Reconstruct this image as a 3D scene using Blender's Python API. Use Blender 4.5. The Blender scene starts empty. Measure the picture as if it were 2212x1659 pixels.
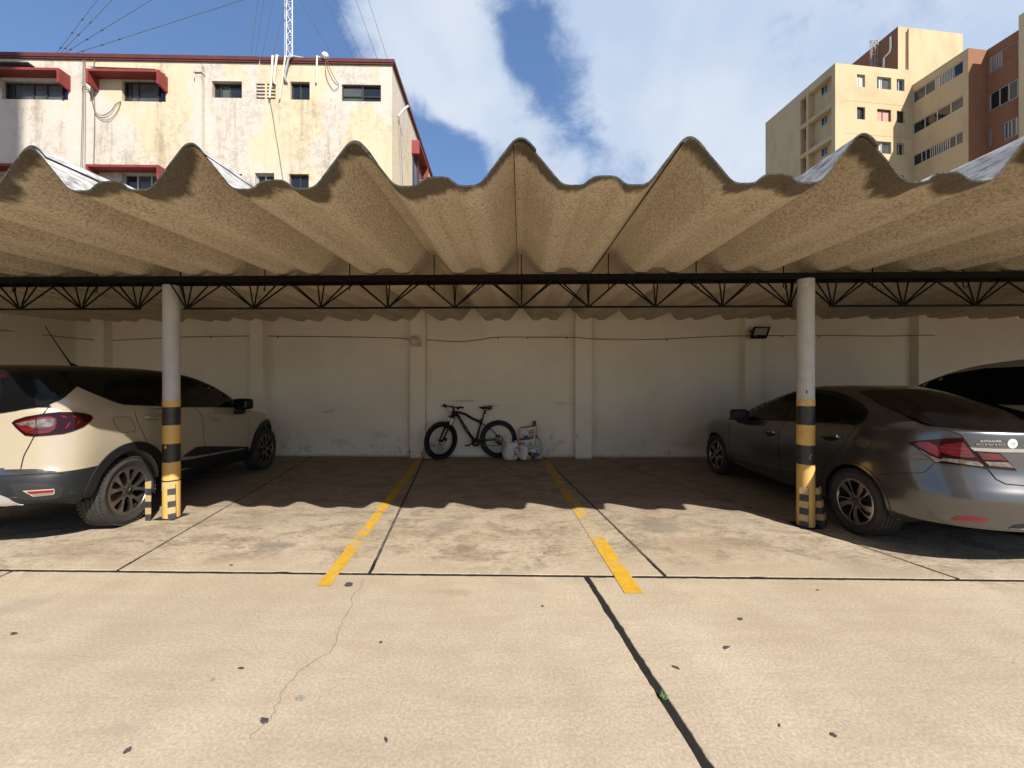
import bpy, bmesh, math, random
from mathutils import Vector, Matrix, noise, geometry
from mathutils.bvhtree import BVHTree

SC = bpy.context.scene
COL = SC.collection
R = math.radians
random.seed(7)

# ------------------------------------------------------------------ camera
FPX, EYE, YAW = 885.0, 1.437, R(1.25)          # focal length in pixels of a 2212 px wide frame
cam_d = bpy.data.cameras.new('camera')
cam = bpy.data.objects.new('camera', cam_d)
COL.objects.link(cam)
cam.location = (0, 0, EYE)
cam.rotation_euler = (R(90), 0, YAW)
cam_d.sensor_width = 36
cam_d.lens = 36 * FPX / 2212
cam_d.clip_start, cam_d.clip_end = 0.05, 3000
SC.camera = cam
CAM = Vector((0, 0, EYE))

# ------------------------------------------------------------------ exposure and render settings
SC.view_settings.view_transform = 'Standard'
SC.view_settings.look = 'None'
SC.view_settings.exposure = 0.98
SC.view_settings.gamma = 1
SC.view_settings.use_curve_mapping = False
SC.render.engine = 'CYCLES'
SC.cycles.use_denoising = True
SC.cycles.diffuse_bounces = 6
SC.cycles.max_bounces = 12
SC.cycles.caustics_reflective = False
SC.cycles.caustics_refractive = False

SUN_EL = R(41)
SUN_TO = Vector((0.547 * math.cos(SUN_EL), -0.837 * math.cos(SUN_EL), math.sin(SUN_EL)))


def ray(px, py):
    u, v = (px - 1106) / FPX, (829.5 - py) / FPX
    return Vector((u * math.cos(YAW) - math.sin(YAW), u * math.sin(YAW) + math.cos(YAW), v))


def ground(px, py, z=0.0):
    d = ray(px, py)
    t = (z - EYE) / d.z
    return CAM + d * t


def on_plane(px, py, P, n):
    d = ray(px, py)
    t = (P - CAM).dot(n) / d.dot(n)
    return CAM + d * t


def at_y(px, py, y):
    d = ray(px, py)
    return CAM + d * (y / d.y)


def crop(x0, y0, s):
    return lambda x, y: ((x0 + x / s) / 1.85172, (y0 + y / s) / 1.85172)


C1, C2 = crop(0, 1450, 2.37), crop(500, 1450, 3.017)
C3, C4 = crop(2780, 1480, 2.4757), crop(3396, 1400, 2.0743)
C5, C6 = crop(1660, 1580, 4.2538), crop(1980, 1650, 7.2125)
C8 = crop(540, 1500, 2.676)
LB1, LB2, LB3 = crop(0, 150, 2.7657), crop(700, 150, 2.7657), crop(1350, 150, 2.7644)
R4, R5 = crop(3050, 200, 3.0167), crop(3500, 80, 2.6761)
G1, G2 = crop(0, 1900, 1.08), crop(2048, 1900, 1.08)
SK = crop(0, 0, 1.2289)

# ------------------------------------------------------------------ world: sky with clouds
W = bpy.data.worlds.new('World')
SC.world = W
W.use_nodes = True
nt = W.node_tree
nt.nodes.clear()


class NT:
    """tiny helper to write node trees"""
    def __init__(s, tree):
        s.t = tree

    def n(s, typ, ins=None, **kw):
        nd = s.t.nodes.new(typ)
        for k, v in kw.items():
            setattr(nd, k, v)
        for k, v in (ins or {}).items():
            if hasattr(v, 'is_output'):
                s.t.links.new(v, nd.inputs[k])
            elif v is not None:
                nd.inputs[k].default_value = v
        return nd

    def math(s, op, a, b=None, clamp=False):
        nd = s.n('ShaderNodeMath', {0: a, 1: b} if b is not None else {0: a}, operation=op)
        nd.use_clamp = clamp
        return nd.outputs[0]

    def mix(s, f, a, b, mode='MIX'):
        nd = s.n('ShaderNodeMix', data_type='RGBA', blend_type=mode)
        for i, v in ((0, f), (6, a), (7, b)):
            if hasattr(v, 'is_output'):
                s.t.links.new(v, nd.inputs[i])
            else:
                if i and len(v) == 3:
                    v = (*v, 1)
                nd.inputs[i].default_value = v
        return nd.outputs[2]

    def ramp(s, f, lo, hi, a=0.0, b=1.0, smooth=True):
        nd = s.n('ShaderNodeMapRange', {0: f, 1: lo, 2: hi, 3: a, 4: b})
        nd.interpolation_type = 'SMOOTHSTEP' if smooth else 'LINEAR'
        return nd.outputs[0]

    def noise(s, vec, scale, detail=4, rough=0.55, dist=0.0, out=0):
        return s.n('ShaderNodeTexNoise', {'Vector': vec, 'Scale': scale, 'Detail': detail, 'Roughness': rough, 'Distortion': dist}).outputs[out]

    def scale(s, vec, sc, loc=(0, 0, 0)):
        return s.n('ShaderNodeMapping', {'Vector': vec, 'Scale': sc, 'Location': loc}).outputs[0]


w = NT(nt)
sky = w.n('ShaderNodeTexSky', sky_type='NISHITA')
sky.sun_disc = False
sky.sun_elevation = SUN_EL
sky.sun_rotation = R(146.8)
sky.altitude = 50
sky.air_density = 1.0
sky.dust_density = 0.6
sky.ozone_density = 2.0
tc = w.n('ShaderNodeTexCoord').outputs['Generated']
lobes = [  # pixel centre, angular radius in degrees, weight : where the photograph's clouds stand
    (840, -30, 7, .75), (900, 70, 7.5, .8), (965, 40, 7, .5), (975, 165, 6.5, .75), (1045, 235, 5.5, .7), (1105, 290, 5.5, .6), (1180, 345, 4.5, .55),
    (1310, 40, 8, .4), (1400, 110, 9, .48), (1470, 50, 10, .45), (1500, 180, 7, .3), (1690, 120, 15, .3), (1900, 60, 16, .26), (2100, 150, 20, .34),
    (1430, 350, 7, .42), (1640, 330, 10, .36), (1250, 395, 4, .45), (985, 392, 2.2, .5), (2300, -300, 30, .45), (1200, -500, 24, .35), (800, -400, 18, .35),
    (925, 330, 6.5, -.6), (1030, 375, 4.5, -.45), (1125, 130, 7, -.4), (1100, 40, 6, -.25), (1190, 220, 6, -.25), (560, 60, 18, -.6), (200, 100, 26, -.55)]
acc = None
for px, py, rad, wt in lobes:
    d = ray(px, py).normalized()
    dt = w.n('ShaderNodeVectorMath', {0: tc, 1: tuple(d)}, operation='DOT_PRODUCT').outputs['Value']
    v = w.ramp(dt, math.cos(R(rad * 1.25)), math.cos(R(rad * .35)), 0, wt)
    acc = v if acc is None else w.math('ADD', acc, v)
fb = w.noise(tc, 4.6, 9, .6, .3)
fb2 = w.noise(w.scale(tc, (1, 1, 1.3)), 10.0, 10, .62, .5)
dens = w.math('ADD', acc, w.math('MULTIPLY', w.math('SUBTRACT', fb, .5), 3.2))
dens = w.math('ADD', dens, w.math('MULTIPLY', w.math('SUBTRACT', fb2, .5), 2.6))
fac = w.ramp(dens, -.18, 1.2)
shade = w.noise(tc, 4.0, 5, .5)
ccol = w.mix(w.ramp(shade, .35, .7), (3.3, 4.0, 5.15), (4.5, 4.92, 5.55))
skc = w.mix(.35, sky.outputs[0], (.75, 1.7, 4.1))
col = w.mix(w.math('MULTIPLY', fac, .93), skc, ccol)
bg = w.n('ShaderNodeBackground', {'Color': col, 'Strength': 0.085})
w.t.links.new(bg.outputs[0], w.n('ShaderNodeOutputWorld').inputs[0])

sun_d = bpy.data.lights.new('sun', 'SUN')
sun_d.energy = 4.2
sun_d.angle = R(0.5)
sun_d.color = (1, .945, .865)
sun = bpy.data.objects.new('sun', sun_d)
COL.objects.link(sun)
sun.rotation_euler = (-SUN_TO).to_track_quat('-Z', 'Y').to_euler()
sun.location = (10, -15, 20)

# ------------------------------------------------------------------ materials
WEAR = [(*ground(*G2(352, 225))[:2], .3, .55, .16), (*ground(*G2(190, 50))[:2], .3, .4, .07), (*ground(*G1(1545, 270))[:2], .3, .2, .08), (*ground(*G1(1480, 365))[:2], .3, .12, .09)]
SMEARS = []
for x_, y_, rx_, rz_, s_ in ((1000, 866, .35, .035, .4), (1060, 876, .28, .03, .35), (1210, 871, .2, .03, .3), (820, 940, .22, .12, .22), (1190, 945, .05, .09, .4), (1215, 955, .12, .08, .25), (1005, 925, .1, .1, .3), (735, 955, .3, .12, .2), (1480, 960, .4, .1, .2), (885, 975, .05, .05, .5), (1243, 940, .03, .06, .5)):
    p_ = at_y(x_, y_, 8.06)
    SMEARS.append((p_.x, p_.z, rx_, rz_, s_))
STAINS = []
for cr_, x_, y_, rx_, ry_, s_, c_ in ((G1, 1190, 305, .26, .13, .75, (.13, .12, .11)), (G1, 2000, 315, .16, .12, .65, (.14, .10, .06)), (G1, 1960, 508, .22, .07, .4, (.24, .17, .10)), (G1, 1930, 220, .28, .2, .5, (.16, .145, .12)),
                                      (G1, 1100, 195, .5, .22, .5, (.19, .16, .12)), (G2, 620, 215, .32, .35, .6, (.12, .105, .085)), (G2, 800, 300, .7, .3, .45, (.22, .15, .09)), (G1, 90, 560, .2, .12, .35, (.22, .2, .17)), (G1, 165, 718, .07, .04, .4, (.22, .2, .17)),
                                      (G1, 530, 1095, .09, .05, .4, (.25, .2, .17)), (G1, 330, 330, .6, .25, .4, (.2, .15, .1)), (G2, 1080, 620, .12, .07, .3, (.3, .24, .17)), (G2, 1500, 420, .6, .12, .3, (.26, .21, .15)), (G1, 1630, 250, .5, .3, .35, (.22, .17, .11))):
    p_ = ground(*cr_(x_, y_))
    STAINS.append((p_.x, p_.y, rx_, ry_, s_, c_))
MATS = {}


def mat(name, col, rough=.6, metal=0.0, col2=None, scale=8.0, amount=1.0, bump=0.0, bscale=60.0, spec=.5, coat=0.0, world=True, emit=None, stretch=(1, 1, 1)):
    if name in MATS:
        return MATS[name]
    m = bpy.data.materials.new(name)
    m.use_nodes = True
    t = NT(m.node_tree)
    b = m.node_tree.nodes['Principled BSDF']
    b.inputs['Roughness'].default_value = rough
    b.inputs['Metallic'].default_value = metal
    b.inputs['Specular IOR Level'].default_value = spec
    b.inputs['Coat Weight'].default_value = coat
    b.inputs['Coat Roughness'].default_value = .05
    b.inputs['Base Color'].default_value = (*col, 1)
    pos = t.n('ShaderNodeNewGeometry').outputs['Position'] if world else t.n('ShaderNodeTexCoord').outputs['Object']
    if stretch != (1, 1, 1):
        pos = t.scale(pos, stretch)
    if col2 is not None:
        f = t.ramp(t.noise(pos, scale, 6, .6), .5 - .22 / amount, .5 + .22 / amount)
        t.t.links.new(t.mix(f, col, col2), b.inputs['Base Color'])
    if bump:
        bn = t.n('ShaderNodeBump', {'Height': t.noise(pos, bscale, 5, .6), 'Strength': bump, 'Distance': .01})
        t.t.links.new(bn.outputs[0], b.inputs['Normal'])
    MATS[name] = m
    return m


def custom(name, fn, rough=.8, metal=0, spec=.4):
    m = bpy.data.materials.new(name)
    m.use_nodes = True
    t = NT(m.node_tree)
    b = m.node_tree.nodes['Principled BSDF']
    b.inputs['Roughness'].default_value = rough
    b.inputs['Metallic'].default_value = metal
    b.inputs['Specular IOR Level'].default_value = spec
    pos = t.n('ShaderNodeNewGeometry').outputs['Position']
    fn(t, b, pos)
    MATS[name] = m
    return m


def sep(t, pos):
    return t.n('ShaderNodeSeparateXYZ', {0: pos}).outputs


def concrete_colour(t, pos):
    x, y, z = sep(t, pos)
    big = t.noise(pos, .55, 5, .55)
    mid = t.noise(t.scale(pos, (1, .6, 1)), 3.2, 7, .65)
    fine = t.noise(pos, 70, 5, .75)
    c = t.mix(t.ramp(big, .36, .64), (.385, .31, .215), (.49, .405, .295))
    c = t.mix(t.ramp(mid, .3, .72), t.mix(.6, c, (.30, .225, .145)), c)
    c = t.mix(t.ramp(fine, .28, .72), t.mix(.5, c, (.2, .155, .105)), t.mix(.32, c, (.64, .57, .46)))
    # brown dirt in the stalls: blotches and pits left by parked cars
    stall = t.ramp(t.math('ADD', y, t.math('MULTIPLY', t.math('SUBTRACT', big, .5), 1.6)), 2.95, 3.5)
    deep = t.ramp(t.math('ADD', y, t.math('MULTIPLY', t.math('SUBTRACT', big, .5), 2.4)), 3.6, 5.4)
    blot = t.ramp(t.noise(t.scale(pos, (.9, 1.5, 1)), 2.6, 9, .72, .6), .44, .62)
    pits = t.ramp(t.noise(t.scale(pos, (1, 1.6, 1)), 16, 8, .75, .3), .5, .6)
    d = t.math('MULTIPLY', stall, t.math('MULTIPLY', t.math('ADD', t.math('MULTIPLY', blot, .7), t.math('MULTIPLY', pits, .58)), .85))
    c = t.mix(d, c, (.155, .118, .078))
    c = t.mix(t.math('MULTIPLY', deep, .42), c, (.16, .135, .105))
    # greyish scuffs and tyre marks
    grey = t.ramp(t.noise(t.scale(pos, (1.3, .7, 1), (3, 9, 0)), 1.9, 6, .6, .8), .6, .76)
    c = t.mix(t.math('MULTIPLY', grey, t.math('ADD', t.math('MULTIPLY', stall, .45), .1)), c, (.16, .14, .115))
    # stains with a shape of their own: a grey tyre scuff, oil drips, rubbed patches
    for (gx, gy, rx, ry, st_, cc) in STAINS:
        vv = t.n('ShaderNodeVectorMath', {0: t.scale(pos, (1 / rx, 1 / ry, 0), (-gx / rx, -gy / ry, 0))}, operation='LENGTH').outputs['Value']
        vv = t.math('ADD', vv, t.math('MULTIPLY', t.math('SUBTRACT', t.noise(pos, 7 if rx < .3 else 4, 7, .7), .5), 1.7))
        c = t.mix(t.math('MULTIPLY', t.ramp(vv, .25, 1.0, 1, 0), st_), c, cc)
    streak = t.noise(t.scale(pos, (.8, 4.2, 1)), 2.0, 7, .62, .3)
    c = t.mix(t.ramp(streak, .42, .66, 0, .22), c, (.27, .20, .13))
    rnd = t.n('ShaderNodeObjectInfo').outputs['Random']
    c = t.mix(t.ramp(rnd, 0, 1, 0, .12, False), c, (.30, .25, .18))
    # small dark specks everywhere
    vor = t.n('ShaderNodeTexVoronoi', {'Vector': pos, 'Scale': 5.5, 'Randomness': 1.0})
    sz = t.ramp(sep(t, vor.outputs['Color'])[0], .55, 1.0, .0, .045)
    sp = t.math('LESS_THAN', t.math('ADD', vor.outputs['Distance'], t.math('MULTIPLY', t.math('SUBTRACT', t.noise(pos, 60, 3), .5), .05)), sz)
    c = t.mix(t.math('MULTIPLY', sp, .62), c, (.1, .075, .055))
    return c, fine, mid


def f_concrete(t, b, pos):
    c, fine, mid = concrete_colour(t, pos)
    t.t.links.new(c, b.inputs['Base Color'])
    h = t.math('ADD', fine, t.math('MULTIPLY', mid, .25))
    t.t.links.new(t.n('ShaderNodeBump', {'Height': h, 'Strength': .3, 'Distance': .005}).outputs[0], b.inputs['Normal'])


def f_line(t, b, pos):
    c, fine, mid = concrete_colour(t, pos)
    x, y, z = sep(t, pos)
    wn = t.noise(t.scale(pos, (1, .8, 1)), 7, 6, .7, .4)
    wear = t.math('ADD', wn, t.math('MULTIPLY', t.ramp(y, 3.2, 4.6), .06))
    for gx, gy, rx, ry, k_ in WEAR:
        vv = t.n('ShaderNodeVectorMath', {0: t.scale(pos, (1 / rx, 1 / ry, 0), (-gx / rx, -gy / ry, 0))}, operation='LENGTH').outputs['Value']
        wear = t.math('ADD', wear, t.ramp(vv, .2, 1, k_, 0))
    f = t.ramp(wear, .585, .625)
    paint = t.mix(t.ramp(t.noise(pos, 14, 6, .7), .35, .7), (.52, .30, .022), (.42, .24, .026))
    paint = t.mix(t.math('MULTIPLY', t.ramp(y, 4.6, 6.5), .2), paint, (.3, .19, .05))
    t.t.links.new(t.mix(t.math('MULTIPLY', f, .92), paint, c), b.inputs['Base Color'])


def f_roof_under(t, b, pos):
    x, y, z = sep(t, pos)
    n1 = t.noise(pos, 1.3, 6, .6)
    n2 = t.noise(t.scale(pos, (1, .7, 1)), 62, 6, .8)
    n3 = t.noise(t.scale(pos, (1, .5, 1)), 130, 3, .6)
    c = t.mix(t.ramp(n1, .35, .65), (.545, .465, .355), (.635, .55, .43))
    c = t.mix(t.ramp(n2, .38, .60), t.mix(.78, c, (.22, .165, .105)), c)
    c = t.mix(t.ramp(n3, .4, .7, 0, .4), c, (.72, .62, .47))
    wob = t.noise(t.scale(pos, (1, .35, 1.2)), 2.6, 6, .62)
    edge = t.ramp(t.math('ADD', y, t.math('MULTIPLY', t.math('SUBTRACT', wob, .5), -.8)), 2.27 + .07, 2.27 + .16, 1, 0)
    rim = t.ramp(t.math('ADD', y, t.math('MULTIPLY', t.math('SUBTRACT', wob, .5), -.8)), 2.27 + .14, 2.27 + .26, 1, 0)
    ring = t.math('MULTIPLY', t.math('SUBTRACT', rim, edge), .3, clamp=True)
    c = t.mix(ring, c, (.6, .5, .36))
    c = t.mix(t.math('MULTIPLY', edge, .9), c, t.mix(n2, (.03, .027, .02), (.16, .13, .095)))
    t.t.links.new(c, b.inputs['Base Color'])
    h = t.math('ADD', n2, t.math('MULTIPLY', n3, .4))
    t.t.links.new(t.n('ShaderNodeBump', {'Height': h, 'Strength': .35, 'Distance': .006}).outputs[0], b.inputs['Normal'])


def f_roof_top(t, b, pos):
    n1 = t.noise(t.scale(pos, (3, .7, 2)), 12, 8, .75)
    n2 = t.noise(pos, 3, 5, .6)
    c = t.mix(t.ramp(n1, .4, .62), (.50, .48, .455), (.14, .137, .135))
    c = t.mix(t.ramp(n2, .4, .7, 0, .6), c, (.54, .515, .48))
    t.t.links.new(c, b.inputs['Base Color'])


def f_roof_edge(t, b, pos):
    n1 = t.noise(pos, 45, 6, .7)
    t.t.links.new(t.mix(t.ramp(n1, .35, .7), (.02, .022, .018), (.085, .085, .072)), b.inputs['Base Color'])


def f_wall(t, b, pos):
    x, y, z = sep(t, pos)
    n1 = t.noise(pos, .9, 6, .6)
    n2 = t.noise(t.scale(pos, (1, 1, .6)), 7, 7, .7)
    c = t.mix(t.ramp(n1, .35, .65), (.765, .715, .61), (.82, .77, .665))
    low = t.ramp(z, 0, .7, 1, 0)
    c = t.mix(t.math('MULTIPLY', t.ramp(n2, .5, .68), t.math('ADD', t.math('MULTIPLY', low, .38), .05)), c, (.28, .225, .16))
    foot = t.ramp(t.math('ADD', z, t.math('MULTIPLY', t.math('SUBTRACT', n2, .5), .12)), .0, .06, .55, 0)
    c = t.mix(foot, c, (.22, .17, .12))
    smear = t.ramp(t.noise(t.scale(pos, (1.4, 1, 7), (2, 0, 4)), 1.6, 5, .6, .3), .62, .74)
    band = t.math('MULTIPLY', t.ramp(z, .55, .85), t.ramp(z, 1.0, 1.25, 1, 0))
    c = t.mix(t.math('MULTIPLY', t.math('MULTIPLY', smear, band), .35), c, (.2, .17, .13))
    for gx, gz, rx, rz_, st_ in SMEARS:
        vv = t.n('ShaderNodeVectorMath', {0: t.scale(pos, (1 / rx, 0, 1 / rz_), (-gx / rx, 0, -gz / rz_))}, operation='LENGTH').outputs['Value']
        vv = t.math('ADD', vv, t.math('MULTIPLY', t.math('SUBTRACT', t.noise(t.scale(pos, (1, 1, 2.5)), 9, 7, .7), .5), 1.6))
        c = t.mix(t.math('MULTIPLY', t.ramp(vv, .2, 1.0, 1, 0), st_), c, (.17, .14, .11))
    t.t.links.new(c, b.inputs['Base Color'])
    t.t.links.new(t.n('ShaderNodeBump', {'Height': t.noise(pos, 38, 6, .65), 'Strength': .22, 'Distance': .01}).outputs[0], b.inputs['Normal'])


def f_facade(t, b, pos):
    x, y, z = sep(t, pos)
    n1 = t.noise(t.scale(pos, (1, 1, .7)), .42, 3, .5)
    c = t.mix(t.ramp(n1, .47, .53), (.525, .45, .32), (.505, .46, .415))
    c = t.mix(t.ramp(t.noise(pos, 2.2, 6, .6), .35, .7, 0, .35), c, (.52, .43, .30))
    streak = t.ramp(t.noise(t.scale(pos, (2.2, 2.2, .22)), 1.6, 7, .68), .5, .7)
    blotm = t.ramp(t.noise(t.scale(pos, (1, 1, .55), (5, 2, 1)), .8, 5, .62), .42, .60)
    peel = t.ramp(t.noise(pos, 4.6, 9, .76, .5), .49, .57)
    lowz = t.ramp(z, 6.2, 9.6, 1.0, .28)
    d = t.math('MULTIPLY', t.math('MULTIPLY', blotm, peel), lowz)
    c = t.mix(t.math('MULTIPLY', d, .9), c, (.25, .19, .115))
    c = t.mix(t.math('MULTIPLY', t.math('MULTIPLY', streak, t.ramp(blotm, 0, 1, .25, .9)), .6), c, (.22, .175, .11))
    fine = t.ramp(t.noise(pos, 11, 7, .75), .57, .66)
    c = t.mix(t.math('MULTIPLY', t.math('MULTIPLY', fine, blotm), .55), c, (.2, .16, .11))
    t.t.links.new(c, b.inputs['Base Color'])
    h = t.math('ADD', t.math('MULTIPLY', d, -1.2), t.noise(pos, 5, 8, .7))
    t.t.links.new(t.n('ShaderNodeBump', {'Height': h, 'Strength': .5, 'Distance': .03}).outputs[0], b.inputs['Normal'])


def f_apart(base, dark):
    def f(t, b, pos):
        n1 = t.noise(t.scale(pos, (1, 1, .4)), .7, 6, .65)
        c = t.mix(t.ramp(n1, .42, .72, 0, .85), base, dark)
        c = t.mix(t.ramp(t.noise(pos, 6, 6, .6), .4, .7, 0, .15), c, dark)
        t.t.links.new(c, b.inputs['Base Color'])
    return f


def f_blind(t, b, pos):
    x, y, z = sep(t, pos)
    s = t.math('FRACT', t.math('MULTIPLY', z, 9))
    t.t.links.new(t.mix(t.ramp(s, .2, .8), (.38, .36, .32), (.5, .48, .43)), b.inputs['Base Color'])


def f_bumper(t, b, pos):
    n = t.noise(t.scale(pos, (1, 1, 4)), 5, 8, .75)
    x, y, z = sep(t, pos)
    f = t.math('MULTIPLY', t.ramp(n, .60, .66), t.math('MULTIPLY', t.ramp(z, .3, .4), t.ramp(z, .5, .6, 1, 0)))
    t.t.links.new(t.mix(t.math('MULTIPLY', f, .6), (.016, .0175, .02), (.22, .19, .14)), b.inputs['Base Color'])


M_CONC = custom('concrete', f_concrete, .88, spec=.25)
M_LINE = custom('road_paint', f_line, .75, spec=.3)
M_RU = custom('fibre_cement_underside', f_roof_under, .92, spec=.15)
M_RT = custom('fibre_cement_weathered_top', f_roof_top, .85, spec=.3)
M_RE = custom('fibre_cement_edge', f_roof_edge, .9, spec=.2)
M_WALL = custom('painted_plaster', f_wall, .85, spec=.25)
M_FAC = custom('peeling_plaster', f_facade, .88, spec=.2)
M_YEL = custom('ochre_render', f_apart((.49, .385, .235), (.39, .305, .18)), .85, spec=.2)
M_BRN = custom('brown_render', f_apart((.27, .128, .072), (.2, .098, .056)), .85, spec=.2)
M_BEI = custom('beige_render', f_apart((.56, .46, .29), (.42, .35, .23)), .85, spec=.2)
M_BLIND = custom('window_blind', f_blind, .7)
M_BUMP = custom('scuffed_plastic', f_bumper, .5, spec=.25)

def f_joint(t, b, pos):
    x, y, z = sep(t, pos)
    dust = t.math('MULTIPLY', t.ramp(y, 3.25, 3.5), t.ramp(t.noise(pos, 9, 6, .7), .3, .6, .25, 1))
    c = t.mix(t.noise(pos, 40, 5, .7), (.008, .0075, .0075), (.03, .028, .025))
    t.t.links.new(t.mix(t.math('MULTIPLY', dust, .8), c, (.115, .10, .08)), b.inputs['Base Color'])


M_JOINT = custom('dusty_joint_filler', f_joint, .95, spec=.1)
M_TAR = mat('joint_tar', (.010, .0095, .0095), .95, col2=(.03, .028, .025), scale=40, bump=.8, bscale=50, spec=.15)
M_BLACK = mat('black_steel_paint', (.004, .004, .0045), .65, col2=(.009, .008, .007), scale=30, spec=.12)
M_POST = mat('grey_post_paint', (.40, .40, .40), .55, col2=(.47, .465, .45), scale=6, bump=.15, bscale=40)
M_PY = mat('yellow_band_paint', (.62, .39, .11), .5, col2=(.54, .34, .10), scale=10, bump=.15, bscale=50)
M_PK = mat('black_band_paint', (.016, .016, .018), .45, col2=(.035, .033, .032), scale=18)
M_GY = mat('worn_ochre_paint', (.46, .325, .15), .7, col2=(.38, .27, .13), scale=25, bump=.2)
M_GK = mat('worn_black_paint', (.018, .019, .023), .6, col2=(.05, .05, .055), scale=30)
M_CHIP = mat('bare_plaster_patch', (.66, .60, .52), .8, col2=(.4, .34, .26), scale=60)
M_CABLE = mat('grey_cable', (.16, .14, .115), .6)
M_CABLE_D = mat('dark_cable', (.05, .05, .05), .6)
M_GALV = mat('galvanised_sheet', (.34, .38, .41), .45, .5, col2=(.22, .25, .28), scale=4, stretch=(6, 6, .5))
M_RED = mat('red_paint', (.235, .032, .026), .65, col2=(.16, .022, .02), scale=3, bump=.1)
M_REDD = mat('dark_red_paint', (.105, .017, .016), .75, col2=(.06, .014, .012), scale=3)
M_WHITE = mat('white_paint', (.72, .72, .70), .5)
M_PVC = mat('cream_pipe', (.66, .60, .48), .5)
M_GLASS = mat('dark_window_glass', (.012, .014, .016), .06, spec=.7)
M_GLASS2 = mat('dusty_window_glass', (.09, .095, .09), .18, col2=(.05, .055, .055), scale=2)
M_PINK = mat('pink_shutter', (.40, .235, .18), .7)
M_FRAME = mat('dark_window_frame', (.03, .03, .03), .5)
M_ALU = mat('aluminium_frame', (.45, .46, .46), .4, .4)
M_CREAM = mat('cream_car_paint', (.345, .295, .212), .25, col2=(.335, .287, .207), scale=2, coat=.8)
M_GLOSSK = mat('black_car_paint', (.005, .005, .005), .25, spec=.25)
M_CGLASS = mat('tinted_car_glass', (.004, .004, .0045), .08, spec=.16)
M_GREYP = mat('grey_metallic_paint', (.125, .12, .12), .30, .85, col2=(.115, .11, .11), scale=300, coat=.8, world=False)
M_SILV = mat('silver_car_paint', (.42, .39, .34), .35, .3, coat=.8)
M_PLAST = mat('black_plastic', (.012, .0125, .014), .5, spec=.25)
M_GAP = mat('panel_gap_black', (.006, .006, .006), .8)
M_TYRE = mat('tyre_rubber', (.020, .019, .018), .75, col2=(.032, .03, .027), scale=20, world=False, bump=.2)
M_WELL = mat('wheel_well_black', (.006, .006, .006), .9)
M_RIMB = mat('bronze_rim', (.19, .172, .148), .38, .75, col2=(.14, .124, .104), scale=6, world=False)
M_RIMS = mat('machined_rim', (.42, .41, .39), .3, .85, col2=(.3, .29, .27), scale=8, world=False)
M_RIMK = mat('gloss_black_rim', (.01, .01, .01), .25)
M_CHROME = mat('chrome', (.62, .62, .62), .12, 1.0)
M_DCHR = mat('dark_chrome', (.22, .215, .21), .15, .9)
M_TL = mat('tail_lamp_dark_red', (.018, .0015, .002), .1, spec=.3, coat=.1)
M_TLR = mat('tail_lamp_red', (.17, .003, .005), .12, coat=.3)
M_TLR2 = mat('tail_lamp_ribbed_red', (.145, .003, .005), .14, col2=(.04, .001, .002), scale=28, world=False, coat=1.0, stretch=(.3, .3, 3))
M_TLW = mat('tail_lamp_clear', (.26, .235, .21), .15, .3, col2=(.085, .06, .055), scale=22, world=False, coat=.5)
M_REFL = mat('red_reflector', (.20, .008, .011), .3, coat=.3)
M_STICK = mat('sticker_white', (.55, .6, .52), .5)
M_STICKG = mat('sticker_green', (.25, .36, .27), .5)
M_BTYRE = mat('bicycle_rubber', (.006, .006, .006), .7)
M_BIKE = mat('satin_black_bike', (.006, .006, .007), .45, spec=.2)
M_BIKE2 = mat('grey_bike_decal', (.10, .105, .11), .4)
M_BLUE = mat('blue_rim_decal', (.03, .075, .17), .4)
M_STEEL = mat('polished_steel', (.5, .5, .48), .25, 1.0)
M_BAG = mat('white_plastic_bag', (.66, .64, .62), .4, col2=(.58, .56, .54), scale=9)
M_BAGR = mat('bag_red_print', (.42, .035, .03), .45)
M_BAGG = mat('bag_green_print', (.22, .30, .17), .45)
M_BAGK = mat('bag_black_print', (.02, .025, .022), .4)
M_BAGY = mat('bag_yellow_print', (.42, .34, .05), .4, col2=(.25, .22, .05), scale=25)
M_CLEAR = mat('grey_translucent_plastic', (.42, .40, .39), .35)
M_PAPER = mat('white_paper_sack', (.62, .60, .56), .7)
M_KRAFT = mat('brown_kraft_paper', (.2, .15, .1), .8, col2=(.12, .09, .06), scale=30)
M_INKB = mat('blue_print', (.03, .045, .17), .6)
M_INKG = mat('grey_print', (.16, .16, .16), .6)
M_INKO = mat('orange_red_print', (.48, .085, .045), .6)
M_INKK = mat('black_print', (.015, .015, .015), .6)
M_CLOTH = mat('dusty_cloth', (.50, .44, .38), .9, col2=(.38, .33, .28), scale=12, bump=.4)
M_LEAF = mat('weed_leaf', (.07, .17, .03), .5, col2=(.11, .21, .05), scale=60)
M_DRY = mat('dark_litter', (.03, .027, .028), .8, col2=(.075, .065, .06), scale=80)
M_LAMPG = mat('floodlight_lens', (.36, .35, .30), .25)
M_LAMPB = mat('globe_lamp_glass', (.55, .50, .43), .2)


# ------------------------------------------------------------------ object helpers
def tag(o, label=None, cat=None, group=None, kind=None):
    if label:
        o['label'] = label
    if cat:
        o['category'] = cat
    if group:
        o['group'] = group
    if kind:
        o['kind'] = kind
    return o


def thing(name, label, cat, loc=(0, 0, 0), rotz=0.0, group=None, kind=None):
    o = bpy.data.objects.new(name, None)
    o.empty_display_size = .2
    COL.objects.link(o)
    o.location = loc
    o.rotation_euler = (0, 0, rotz)
    return tag(o, label, cat, group, kind)


def part(name, parent, loc=(0, 0, 0)):
    o = bpy.data.objects.new(name, None)
    o.empty_display_size = .1
    COL.objects.link(o)
    o.parent = parent
    o.location = loc
    return o


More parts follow.
